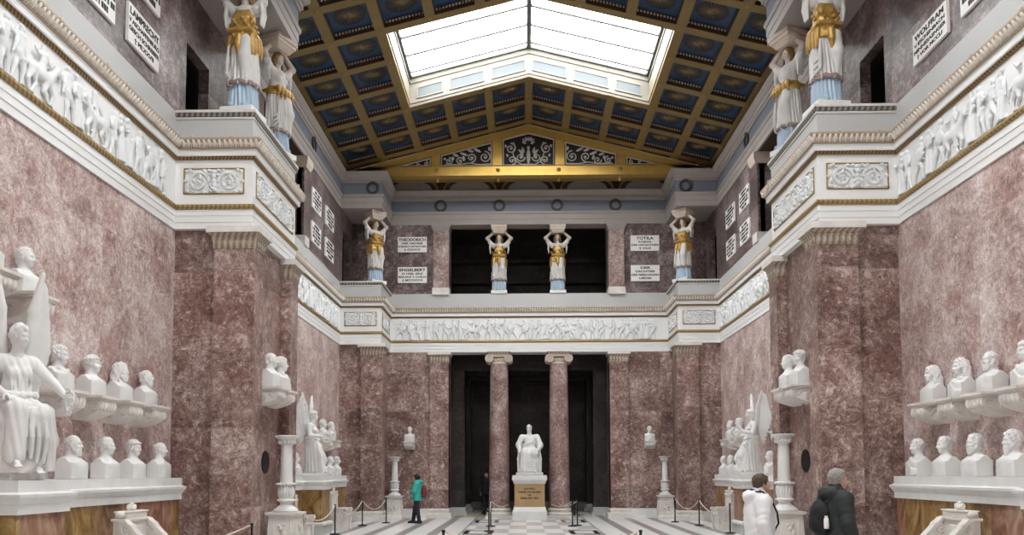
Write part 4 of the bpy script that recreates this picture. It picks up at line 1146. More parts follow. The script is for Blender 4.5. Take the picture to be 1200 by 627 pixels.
for s, nm in ((-1, 'left'), (1, 'right')):
    t = thing('air_vent', 'round black vent cover set in the side of the near %s pillar' % nm, 'vent', (s * RX, 15.88, 1.93), -s * PI / 2 * 1., 'round vents in the pillars')
    d = MB()
    d.lathe([(.235, 0), (.235, .012), (.215, .018), (.21, .010)], 36)
    d.v = [(x, -z, y) for x, y, z in d.v]; d.build('rim', M['black'], t, True, 30)
    d = MB()
    for k in range(9):
        z = -.18 + .045 * k; h = math.sqrt(.215 ** 2 - z * z); d.box(-h, h, -.016, -.006, z - .012, z + .012)
    d.build('louvre', M['black'], t)

# ------------------------------------------------------------------ rope barriers
def post():
    t = thing('stanchion', '', 'barrier post')
    MB().lathe([(.15, 0), (.15, .012), (.13, .03), (.03, .045), (.02, .06)], 20).build('foot', M['black'], t, True, 40)
    MB().lathe([(.021, .04), (.021, .80), (.028, .805), (.028, .83), (.020, .84)], 12).build('pole', M['black'], t, True, 40)
    return t
PS = {'a': (-4.95, 13.7), 'b': (-5.45, 18.6), 'c': (-5.47, 21.9), 'd': (-5.47, 25.6), 'e': (-4.92, 26.9), 'f': (4.98, 27.2), 'g': (5.41, 25.4), 'h': (5.55, 22.15), 'i': (-1.23, 22.95), 'j': (-1.27, 25.1), 'k': (1.33, 25.1), 'l': (1.51, 25.1 + .35), 'm': (-1.43, 12.0), 'n': (1.555, 11.95)}
PLB = {'a': 'black barrier post before the near left pillar, at the bottom edge', 'b': 'black barrier post just right of the near left candelabrum', 'c': 'black barrier post before the far left podium', 'd': 'black barrier post right of the far left throne', 'e': 'black barrier post by the far left candelabrum',
       'f': 'black barrier post by the far right candelabrum', 'g': 'black barrier post left of the far right throne', 'h': 'black barrier post right of the far right throne, near the woman in white', 'i': 'taller-looking black post left of the inscribed pedestal, nearer of two', 'j': 'black post left of the inscribed pedestal, farther of two',
       'k': 'black post right of the inscribed pedestal, left one of two', 'l': 'black post right of the inscribed pedestal, right one of two', 'm': 'black post top at the bottom edge left of centre', 'n': 'black post top at the bottom edge right of centre'}
p0 = None
for k, (x, y) in PS.items():
    if p0 is None: p0 = post(); p0.location = (x, y, 0); p0['group'] = 'black rope barrier posts'; p0['label'] = PLB[k]
    else: dup(p0, (x, y, 0), 0, PLB[k])
def rope(a, b, sag, label, za=.80, zb=.80):
    n = 14; pts = []
    for i in range(n + 1):
        u = i / n; pts.append((a[0] + (b[0] - a[0]) * u, a[1] + (b[1] - a[1]) * u, za + (zb - za) * u - sag * 4 * u * (1 - u)))
    t = tag(MB().tube(pts, .014, 6).build('barrier_rope', M['rope'], None, True), label, 'rope', 'pale barrier ropes')
def nearp(a, b, d=.04):
    v = Vector((b[0] - a[0], b[1] - a[1])); v.normalize(); return (a[0] + v.x * d, a[1] + v.y * d)
for a, b, l in (('a', (-6.2, 12.3), 'rope from the post at the near left pillar toward the throne'), ('c', 'b', 'rope sagging before the far left podium'), ('d', 'c', 'rope sagging past the far left throne'), ('e', 'd', 'rope toward the far left candelabrum'),
                ('g', 'f', 'rope toward the far right candelabrum'), ('h', 'g', 'rope sagging past the far right throne'), ('j', (-.78, 29.0), 'rope from the posts to the left side of the pedestal'), ('k', (.80, 29.0), 'rope from the posts to the right side of the pedestal'),
                ('i', 'j', 'rope between the two posts left of the pedestal'), ('l', (1.1, 29.55), 'rope from the outer right post to the right column'), ('m', 'n', 'rope hanging across the aisle between the two posts at the bottom edge')):
    A = PS[a]; B = PS[b] if isinstance(b, str) else b
    rope(nearp(A, B), nearp(B, A) if isinstance(b, str) else B, .30 if isinstance(b, str) else .12, l, .80, .80 if isinstance(b, str) else .55)
tag(MB().box(-2.95, -1.70, 30.75, 30.83, 0, .03).build('floor_strip', M['brass']), 'yellow strip on the floor across the left doorway, beside the column', 'floor strip')
# ------------------------------------------------------------------ herm busts (facing +X, back at x = -.14) and their consoles
def bust(hk, bk=None, seed=1, turn=0., robe=False, fem=False, h=.0078):
    t = thing('bust', '', 'bust')
    fr = Fr((.005, 0, .505), rotm(turn), 1.06)
    F = Field((-.19, -.25, -.01), (.22, .25, .68), h)
    F.box((-.015, 0, .115), (.128, .21, .125), .012, 0)
    F.cap((-.03, -.165, .235), (-.03, .165, .235), .085, None, .05)
    F.ell((.035, 0, .12), (.115, .20, .20), .04)
    for s in (-1, 1): F.ell((.075, s * .075, .20), (.060, .085, .065), .04)
    F.cap((-.035, 0, .27), (-.01, 0, .42), .085, .062, .06)
    if robe:
        rg = random.Random(seed)
        for i in range(6):
            a = -.20 + .05 * i
            F.chain([(.02, -.20, .26 - .02 * i), (.13 - .004 * i, -.06, .22 - .035 * i), (.14, .08, .12 - .02 * i), (.10, .2, .10 - .01 * i)], [.022, .020, .020, .016], .015)
        F.chain([(-.05, -.13, .31), (.06, -.10, .30), (.11, 0, .25), (.06, .10, .30), (-.05, .13, .31)], [.03, .026, .024, .026, .03], .02)
    F.cut((0, 1, 0), .212); F.cut((0, -1, 0), .212); F.cut((-1, 0, 0), .145); F.cut((0, 0, -1), 0.)
    head(F, fr, fem)
    F.build('torso', M['marble'], t)
    Hh = Field((-.24, -.25, .22), (.26, .25, .72), h * .9); hair(Hh, fr, hk, seed); Hh.build('hair', M['marble'], t)
    if bk:
        B = Field((-.10, -.22, .18), (.26, .22, .60), h * .9); beard(B, fr, bk, seed); B.build('beard', M['marble'], t)
    return t
BV = dict(baldbeard=bust('bald', 'full', 2, .15), short=bust('short', None, 3, .05), wreath=bust('wreath', None, 4, -.2), bald=bust('bald', None, 5, .2), curly=bust('curly', None, 6, .1, True),
          fillet=bust('fillet', None, 7, .15), longhair=bust('long', 'full', 8, 0), robed=bust('short', None, 9, .1, True), youth=bust('bun', None, 10, .05, fem=True), beard=bust('short', 'full', 11, .1),
          longbeard=bust('curly', 'long', 12, -.1), veil=bust('veil', None, 13, .1, fem=True), wig=bust('wig', None, 14, .1, True))
used = set()
def place_bust(v, x, y, z, rz, label, sc=1., turn=0):
    r = BV[v]
    if v in used: r = dup(r, (x, y, z), rz + turn, label)
    else: used.add(v); r.location = (x, y, z); r.rotation_euler = (0, 0, rz + turn); r['label'] = label
    r.scale = (sc,) * 3; r['group'] = 'white marble busts'
    return r
def console():
    """bracket against a wall at x=0, top at z=0, facing +X"""
    t = thing('console', '', 'console')
    MB().box(0, .47, -.265, .265, -.045, 0).box(0, .44, -.25, .25, -.075, -.045).build('slab', M['marble_old'], t, bevel=.004)
    b = MB()
    prof = [(0, -.075), (.42, -.075), (.43, -.13), (.41, -.19), (.37, -.235), (.33, -.27), (.22, -.31), (.10, -.345), (0, -.36)]
    b.prism([(x, z) for x, z in prof], 1, -.215, .215)
    for s in (-1, 1):
        b.tube(spiral((.33, s * .22, -.15), .075, .015, PI / 2, -2., 30), .014, 5)
        b.tube(spiral((.12, s * .22, -.21), .07, .015, PI, 1.8, 30), .014, 5)
        b.tube([(.02, s * .22, -.11), (.12, s * .22, -.10), (.24, s * .22, -.12), (.30, s * .22, -.2)], .014, 5)
    b.build('scroll_bracket', M['marble_old'], t)
    l = MB()
    for i in range(5):
        y = -.18 + .09 * i; l.blob((.40, y, -.15), (.05, .046, .085), None, 8, 5); l.blob((.33, y, -.215), (.08, .046, .035), None, 8, 5)
    l.build('leaf_front', M['marble_old'], t, True, 60)
    return t
con = [console(), False]
def place_console(x, y, z, rz, label, sc=1.):
    if con[1]: r = dup(con[0], (x, y, z), rz, label)
    else: con[1] = True; r = con[0]; r.location = (x, y, z); r.rotation_euler = (0, 0, rz); r['label'] = label
    r.scale = (sc,) * 3; r['group'] = 'bust consoles'
ZP = 1.631
LB = [('baldbeard', 10.95, 'bust of a balding bearded man on the left podium beside the seated winged figure'), ('short', 11.85, 'short haired bust on the left podium, second from the seated winged figure'),
      ('wreath', 12.68, 'bust with a thick wreath on the head, left podium, third from the winged figure'), ('bald', 13.6, 'small bald bust at the end of the left podium next to the pillar')]
for v, y, l in LB: place_bust(v, -6.545, y, ZP, 0, l, .98)
for v, y, l in (('robed', 13.55, 'robed bust at the end of the right podium next to the pillar'), ('youth', 12.68, 'smooth young bust on the right podium, second from the pillar'), ('beard', 11.83, 'bearded bust on the right podium, third from the pillar'), ('longbeard', 10.93, 'long bearded bust on the right podium, cut by the picture edge')):
    place_bust(v, 6.53, y, ZP, PI, l, 1.0)
def wall_bust(v, s, y, z, lb, lc, xw=W, sc=.98, off=.165):
    rz = 0 if s < 0 else PI
    place_console(s * (xw - .002), y, z, rz, lc); place_bust(v, s * (xw - off), y, z + .001, rz, lb, sc)
for v, y, l in (('curly', 10.78, 'curly haired robed bust on a wall console behind the seated figure\'s arm'), ('fillet', 11.62, 'bust with a beaded hair band on a left wall console, third from the pillar'), ('longhair', 12.45, 'long haired bearded bust on a left wall console, second from the pillar'), ('baldbeard', 13.3, 'bald bearded bust on the left wall console nearest the pillar')):
    wall_bust(v, -1, y, 2.86, l, 'marble console under the ' + l.split(' on ')[0].replace('bust', 'wall bust'))
wall_bust('short', -1, 9.97, 4.02, 'high wall bust above the seated winged figure\'s wing', 'high console above the seated winged figure\'s wing')
wall_bust('bald', -1, 9.20, 4.16, 'high wall bust cut by the left picture edge', 'high console cut by the left picture edge')
for v, y, l in (('veil', 13.27, 'veiled bust with hanging ribbon on the right wall console nearest the pillar'), ('wig', 12.40, 'bust in a long curled wig on a right wall console'), ('baldbeard', 11.6, 'bald bearded bust on a right wall console, third from the pillar'), ('curly', 10.78, 'upper right wall bust cut by the picture edge')):
    wall_bust(v, 1, y, 2.86, l, 'marble console under the ' + l.split(' on ')[0].replace('bust', 'wall bust') if ' on ' in l else 'right wall console cut by the picture edge')
for s, nm in ((-1, 'left'), (1, 'right')):
    wall_bust('bald' if s < 0 else 'fillet', s, 15.55, 3.42, 'nearer of two busts on the side of the near %s pillar' % nm, 'console under the nearer bust on the near %s pillar' % nm, RX, 1.1, .20)
    wall_bust('curly' if s < 0 else 'short', s, 16.22, 3.42, 'farther of two busts on the side of the near %s pillar' % nm, 'console under the farther bust on the near %s pillar' % nm, RX, 1.1, .20)
    far = [('short', 24.6), ('bald', 25.45), ('fillet', 26.35)] if s < 0 else [('short', 24.75), ('baldbeard', 25.6), ('bald', 26.5)]
    for (v, y), o in zip(far, ('first', 'second', 'third')):
        place_bust(v, s * 6.5, y, ZP, 0 if s < 0 else PI, 'small bust on the far %s podium, %s beyond the standing winged figure' % (nm, o))
    place_bust('robed', s * 6.40, 21.2, ZP, 0 if s < 0 else PI, 'bust on the far %s podium just on the camera side of the standing winged figure' % nm)
    for v, y, o in (('curly', 25.2, 'nearer'), ('beard', 26.25, 'farther')):
        wall_bust(v, s, y, 2.80, '%s small wall bust beyond the standing winged figure on the %s' % (o, nm), 'console under the %s small wall bust beyond the %s winged figure' % (o, nm))
    wall_bust('veil', s, 20.9, 2.80, 'wall bust on the camera side of the %s standing winged figure, behind the candelabrum' % nm, 'console under the wall bust behind the %s candelabrum' % nm)
    rz = -PI / 2
    place_console(s * 4.545, D4 - .002, 2.90, rz, 'console on the back wall %s of the doorway' % nm, .85)
    place_bust('beard' if s > 0 else 'short', s * 4.545, D4 - .15, 2.901, rz, 'lone bust on a console on the back wall %s of the doorway' % nm, .88)

# ------------------------------------------------------------------ draped statues
def pleats(F, z0, z1, amp=.012, n=26, cx=0., cy=0., ph=0.):
    F.disp(lambda X, Y, Z: amp * np.clip((z1 - Z) / (z1 - z0) * 1.6 + .25, 0, 1) * (np.sin(np.arctan2(Y - cy, X - cx) * n + 5 * Z + ph) + .5 * np.sin(np.arctan2(Y - cy, X - cx) * n * .37 + 9 * Z)), (F.lo[0], F.lo[1], z0), (9, 9, z1))
def wing(F, root, tip, spread, n=7):
    """feathered wing: overlapping flattened feathers from a leading edge root->tip, hanging along spread"""
    r, t, sp_ = np.array(root, float), np.array(tip, float), np.array(spread, float); nr = np.cross(t - r, sp_); nr /= np.linalg.norm(nr)
    F.chain([r, r + (t - r) * .5 + sp_ * -.12, t], [.075, .07, .03], .03)
    for row, (k, L) in enumerate(((n, 1.), (n, .62), (n - 1, .36))):
        for i in range(k):
            u = (i + .62) / k; a = r + (t - r) * u; q = a + sp_ * L * (.72 + .5 * u) + (t - r) * .16 * u + nr * .018 * row
            d = q - a; Ld = np.linalg.norm(d); d /= Ld; y = np.cross(nr, d)
            F.ell((a + q) / 2 + nr * .014 * row, (Ld / 2, .070, .022), .008, np.stack([d, y, nr], 1))
def seated_victory():
    t = thing('winged_statue', 'seated white marble winged woman holding one arm out, on the near left podium', 'statue')
    MB().lathe([(.37, 0), (.37, .08)], 28).build('plinth', M['marble'], t, bevel=.01)
    F = Field((-.60, -.52, .0), (.50, .52, .85), .0135)
    F.box((-.12, 0, .36), (.30, .33, .38), .10, 0); F.ell((.20, 0, .14), (.26, .34, .24), .08); F.ell((.12, -.22, .26), (.22, .2, .26), .08); F.ell((-.3, .1, .3), (.25, .32, .38), .08)
    F.disp(lambda X, Y, Z: .018 * np.sin(X * 17 + Z * 13) * np.sin(Y * 15 - Z * 9 + 1)); F.cut((0, 0, -1), -.08); F.build('rock_seat', M['marble_old'], t)
    # gown
    F = Field((-.50, -.52, .10), (.80, .52, 1.62), .0125)
    F.ell((-.05, 0, .84), (.25, .27, .19), .05)
    F.cap((-.02, 0, .86), (-.02, 0, 1.28), .195, .165, .06); F.cap((-.02, -.17, 1.36), (-.02, .17, 1.36), .105, .105, .06)
    for s in (-1, 1): F.ell((.11, s * .085, 1.24), (.075, .08, .085), .03)
    for s, kx, kz, ax in ((-1, .46, .80, .47), (1, .42, .74, .32)):
        F.chain([(-.02, s * .13, .84), (kx, s * .15, kz), (ax, s * .15, .30 if s < 0 else .22)], [.165, .125, .125], .06)
    F.cone((.36, 0, .34), (.10, .20), (.30, 0, .80), (.18, .24), .07)
    F.chain([(-.1, -.30, .85), (.15, -.28, .80), (.36, -.26, .66)], [.07, .08, .06], .06)
    for i in range(6): F.chain([(.02 + .06 * i, -.24, .90 - .01 * i), (.10 + .06 * i, -.28, .66), (.08 + .06 * i, -.29 + .01 * i, .40 - .03 * i)], [.032, .028, .022], .012)
    for i in range(6): F.chain([(.50, -.21 + .08 * i, .76), (.52 + .03 * (i % 2), -.22 + .085 * i, .50), (.47, -.22 + .085 * i, .26 - .05 * (i > 3))], [.030, .034, .026], .012)
    F.chain([(.42, .24, .78), (.40, .30, .45), (.36, .31, .12)], [.09, .09, .07], .05)
    for i in range(6): F.chain([(-.02, .17 - .05 * i, 1.44), (.15, .12 - .05 * i, 1.18), (.16, .10 - .04 * i, .94)], [.017, .015, .017], .012)
    F.chain([(.14, -.2, 1.0), (.19, 0, .98), (.14, .2, 1.0), (-.12, .19, 1.0), (-.12, -.19, 1.0), (.14, -.2, 1.0)], [.035] * 6, .02)
    F.disp(lambda X, Y, Z: .007 * np.sin(Y * 62 + 14 * Z + 3 * np.sin(X * 9)) * (Z < 1.0) + .005 * np.sin(Y * 75 + Z * 22) * (Z >= 1.0))
    F.build('gown', M['marble'], t)
    # body: head, arms, feet in one surface
    F = Field((-.30, -.55, .02), (1.0, .55, 1.86), .0115); fr = Fr((.05, .01, 1.69), rotm(.45, .12), 1.08); head(F, fr, True)
    F.cap((-.03, 0, 1.36), (.02, 0, 1.58), .085, .062, .05); F.cap((-.03, -.19, 1.40), (-.03, .19, 1.40), .078, .078, .05)
    F.chain([(-.03, -.23, 1.38), (.08, -.37, 1.12), (.36, -.24, .96)], [.078, .062, .045], .03); hand(F, (.37, -.235, .955), (1, .2, -.1), (.1, 0, 1), 1.15, .5, -1)
    F.chain([(-.03, .23, 1.38), (.20, .40, 1.14), (.46, .44, 1.0)], [.078, .062, .045], .03); hand(F, (.47, .445, .995), (1, .2, -.1), (.1, 0, 1), 1.15, .7, 1)
    F.chain([(0, 0, .86), (-.02, 0, 1.36)], [.10, .09], .03)
    for s, x, z in ((-1, .47, .22), (1, .33, .15)):
        F.chain([(0, s * .06, .86), (.40, s * .15, .74), (x, s * .15, z + .10)], [.09, .07, .05], .02)
        F.chain([(x, s * .15, z + .10), (x + .01, s * .15, z), (x + .16, s * .16, z - .05)], [.05, .052, .036], .02)
        for j in range(5): F.cap((x + .15, s * (.125 + .018 * j), z - .055), (x + .215 - .006 * j, s * (.125 + .02 * j), z - .065), .016 - .001 * j, .012, .006)
    F.build('body', M['marble'], t)
    Hh = Field((-.20, -.2, 1.5), (.26, .2, 1.95), .0095); hair(Hh, fr, 'curly', 5); Hh.ell(fr((-.135, 0, .0)), .055, .02); Hh.build('hair', M['marble'], t)
    for s in (-1, 1):
        Fw = Field((-.75, -.85, .1), (.35, .85, 2.75), .0155); wing(Fw, (-.17, s * .14, 1.30), (-.02, s * .29, 2.48), (-.12, s * .10, -1.0), 8)
        Fw.build('wing', M['marble'], t)
    w = MB(); pts = [(.58 + .13 * math.cos(a), .46 + .02 * math.sin(2 * a), .90 + .13 * math.sin(a)) for a in [2 * PI * i / 24 for i in range(25)]]
    w.tube(pts, .016, 6)
    for i in range(24): w.blob((pts[i][0], pts[i][1] + .01 * (-1) ** i, pts[i][2]), (.024, .018, .03), None, 6, 4)
    w.build('laurel_ring', M['marble'], t, True, 60)
    return t
sv = seated_victory(); sv.scale = (.85, .85, 1.); sv.location = (-6.15, 9.08, ZP); sv.rotation_euler = (0, 0, -.68)
def standing_victory():
    t = thing('winged_statue', '', 'statue')
    MB().box(-.30, .42, -.34, .34, 0, .09).build('plinth', M['marble'], t, bevel=.01)
    F = Field((-.45, -.42, .08), (.60, .42, 1.62), .0135)
    F.cone((.08, 0, .10), (.26, .26), (-.02, 0, .95), (.17, .19), .05)
    F.chain([(.30, -.12, .12), (.26, -.10, .55), (.05, -.08, .95)], [.10, .12, .14], .06); F.chain([(-.14, .08, .12), (-.05, .08, .55), (0, .07, .95)], [.13, .12, .13], .06)
    pleats(F, .08, .95, .020, 17)
    F.cap((0, 0, .92), (-.02, 0, 1.28), .175, .155, .06); F.cap((-.03, -.15, 1.38), (-.03, .15, 1.38), .10, .10, .05)
    for s in (-1, 1): F.ell((.10, s * .08, 1.27), (.07, .075, .08), .03)
    F.chain([(.15, -.15, 1.03), (.19, 0, 1.0), (.15, .15, 1.03), (-.14, .16, 1.05), (-.14, -.16, 1.05), (.15, -.15, 1.03)], [.032] * 6, .02)
    for i in range(5): F.chain([(.12, -.13 + .06 * i, 1.0), (.22, -.15 + .07 * i, .84), (.17, -.16 + .08 * i, .74)], [.03, .03, .02], .015)
    for i in range(5): F.chain([(-.02, .14 - .06 * i, 1.45), (.14, .10 - .05 * i, 1.22), (.14, .10 - .05 * i, 1.04)], [.016, .015, .016], .012)
    F.build('gown', M['marble'], t)
    F = Field((-.30, -.50, .02), (.75, .50, 1.90), .0125); fr = Fr((.05, 0, 1.70), rotm(-.1, .08), 1.06); head(F, fr, True)
    F.cap((-.03, 0, 1.38), (.02, 0, 1.60), .085, .062, .05); F.cap((-.03, -.18, 1.42), (-.03, .18, 1.42), .075, .075, .05)
    F.chain([(-.03, -.22, 1.40), (.02, -.33, 1.12), (.33, -.25, 1.10)], [.074, .060, .044], .03); hand(F, (.34, -.25, 1.10), (1, .2, .1), (0, 0, 1), 1.1, .7, -1)
    F.chain([(-.03, .22, 1.40), (.05, .32, 1.15), (.36, .22, 1.22)], [.074, .060, .044], .03); hand(F, (.37, .22, 1.22), (1, -.1, .1), (0, 0, 1), 1.1, .7, 1)
    F.chain([(0, 0, .9), (-.02, 0, 1.38)], [.09, .09], .03)
    for s, x in ((-1, .30), (1, -.05)): F.chain([(0, s * .05, .9), (x, s * .09, .22)], [.08, .05], .02); F.chain([(x, s * .09, .22), (x + .01, s * .09, .14), (x + .15, s * .10, .115)], [.05, .05, .034], .02)
    F.build('body', M['marble'], t)
    Hh = Field((-.22, -.2, 1.5), (.26, .2, 1.95), .010); hair(Hh, fr, 'fillet', 6); Hh.ell(fr((-.13, 0, .01)), .055, .02); Hh.build('hair', M['marble'], t)
    for s in (-1, 1):
        Fw = Field((-.62, -.90, .2), (.25, .90, 2.65), .016); wing(Fw, (-.14, s * .10, 1.36), (-.16, s * .50, 2.30), (-.20, s * .08, -.80), 7)
        Fw.build('wing', M['marble'], t)
    w = MB()
    for y, z in ((-.25, 1.06), (.22, 1.2)):
        pts = [(.48 + .12 * math.cos(a), y, z + .12 * math.sin(a)) for a in [2 * PI * i / 20 for i in range(21)]]; w.tube(pts, .026, 6)
    w.build('laurel_ring', M['marble'], t, True, 60)
    return t
sw = standing_victory(); sw.location = (-6.18, 22.05, ZP); sw['label'] = 'standing white winged woman statue on the far left podium'; sw['group'] = 'standing winged statues'
dup(sw, (6.18, 22.10, ZP), PI, 'standing white winged woman statue on the far right podium')
def seated_king():
    t = thing('seated_statue', 'white marble seated man in a toga on the inscribed pedestal between the two columns', 'statue')
    MB().box(-.60, .58, -.56, .56, 0, .10).build('plinth', M['marble'], t, bevel=.01)
    MB().box(-.56, .12, -.42, .42, .10, .72).box(-.58, -.42, -.44, .44, .72, 1.2).build('chair', M['marble'], t, bevel=.015)
    F = Field((-.60, -.66, .08), (.70, .66, 1.62), .0165)
    F.ell((-.08, 0, .86), (.30, .36, .22), .06); F.cap((-.10, 0, .86), (-.12, 0, 1.30), .25, .21, .08); F.cap((-.12, -.22, 1.38), (-.12, .22, 1.38), .13, .13, .06)
    for s, ax, kx in ((-1, .44, .40), (1, .34, .44)): F.chain([(-.05, s * .17, .84), (kx, s * .22, .80), (ax, s * .23, .26)], [.19, .16, .13], .07)
    F.cone((.30, 0, .12), (.22, .42), (.28, 0, .80), (.20, .36), .08)
    for i in range(9): F.chain([(.46, -.32 + .08 * i, .80), (.52, -.34 + .085 * i, .48), (.48, -.36 + .09 * i, .14)], [.03, .034, .03], .012)
    for i in range(6): F.chain([(-.10, .26, 1.46 - .05 * i), (.13, .05, 1.22 - .08 * i), (.10, -.26, 1.12 - .09 * i)], [.034, .032, .03], .012)
    for s in (-1, 1):
        for i in range(4): F.chain([(-.1 + .09 * i, s * .40, 1.0), (-.08 + .1 * i, s * .46, .60), (-.1 + .11 * i, s * .46, .14)], [.05, .06, .05], .03)
    F.chain([(-.12, .32, 1.40), (.0, .46, 1.10), (.26, .40, .98)], [.13, .12, .09], .05); F.chain([(-.12, -.32, 1.40), (-.02, -.46, 1.12), (.20, -.42, .95)], [.12, .11, .08], .05)
    F.build('toga', M['marble'], t)
    F = Field((-.35, -.62, .05), (.80, .62, 1.96), .0145); fr = Fr((-.04, 0, 1.72), rotm(.05, .05), 1.22); head(F, fr); F.cap((-.12, 0, 1.38), (-.06, 0, 1.60), .11, .08, .05)
    F.chain([(-.12, .28, 1.40), (.0, .46, 1.10), (.32, .38, .96)], [.085, .07, .05], .03); hand(F, (.33, .37, .96), (1, -.2, -.1), (0, 0, 1), 1.35, .5, 1)
    F.chain([(-.12, -.28, 1.40), (-.02, -.46, 1.12), (.26, -.42, .93)], [.085, .07, .05], .03); hand(F, (.27, -.41, .93), (1, .1, -.5), (.3, 0, 1), 1.35, .5, -1)
    F.chain([(-.08, 0, .86), (-.12, 0, 1.36)], [.12, .12], .03)
    for s, x in ((-1, .46), (1, .36)): F.chain([(-.05, s * .10, .86), (.40, s * .22, .78), (x, s * .23, .24)], [.12, .09, .06], .02); F.chain([(x, s * .23, .24), (x + .02, s * .23, .16), (x + .19, s * .25, .13)], [.06, .062, .042], .02)
    F.build('body', M['marble'], t)
    Hh = Field((-.30, -.22, 1.55), (.30, .22, 2.0), .0115); hair(Hh, fr, 'wreath', 5); Hh.build('hair', M['marble'], t)
    return t
kg = seated_king(); kg.location = (-.003, 29.20, 1.62); kg.rotation_euler = (0, 0, -PI / 2); kg.scale = (1, .88, 1)
pd = thing('pedestal', 'pedestal with tan inscribed panel under the seated statue between the columns', 'pedestal', (-.003, 29.20, 0))
MB().box(-.635, .635, -.60, .60, 0, .30).taper(0, 0, .30, .46, .615, .575, .57, .51).build('base', M['slab'], pd)
MB().box(-.55, .55, -.50, .50, .44, 1.31).build('die', plain('tan_marble', (.44, .30, .15), .4, var=.22, scale=4), pd)
MB().taper(0, 0, 1.30, 1.44, .57, .52, .62, .585).box(-.64, .64, -.60, .60, 1.44, 1.52).taper(0, 0, 1.52, 1.615, .64, .58, .62, .56).build('cap', M['slab'], pd)
for l, z, hh, wd in (('LUDWIG I', 1.12, .07, .42), ('KOENIG VON BAYERN', 1.00, .07, .82), ('DER', .885, .06, .12), ('ERBAUER 1842', .78, .065, .66)):
    text('lettering', l, pd, mat4(axes('back'), (0, -.502, z)), hh, wd)

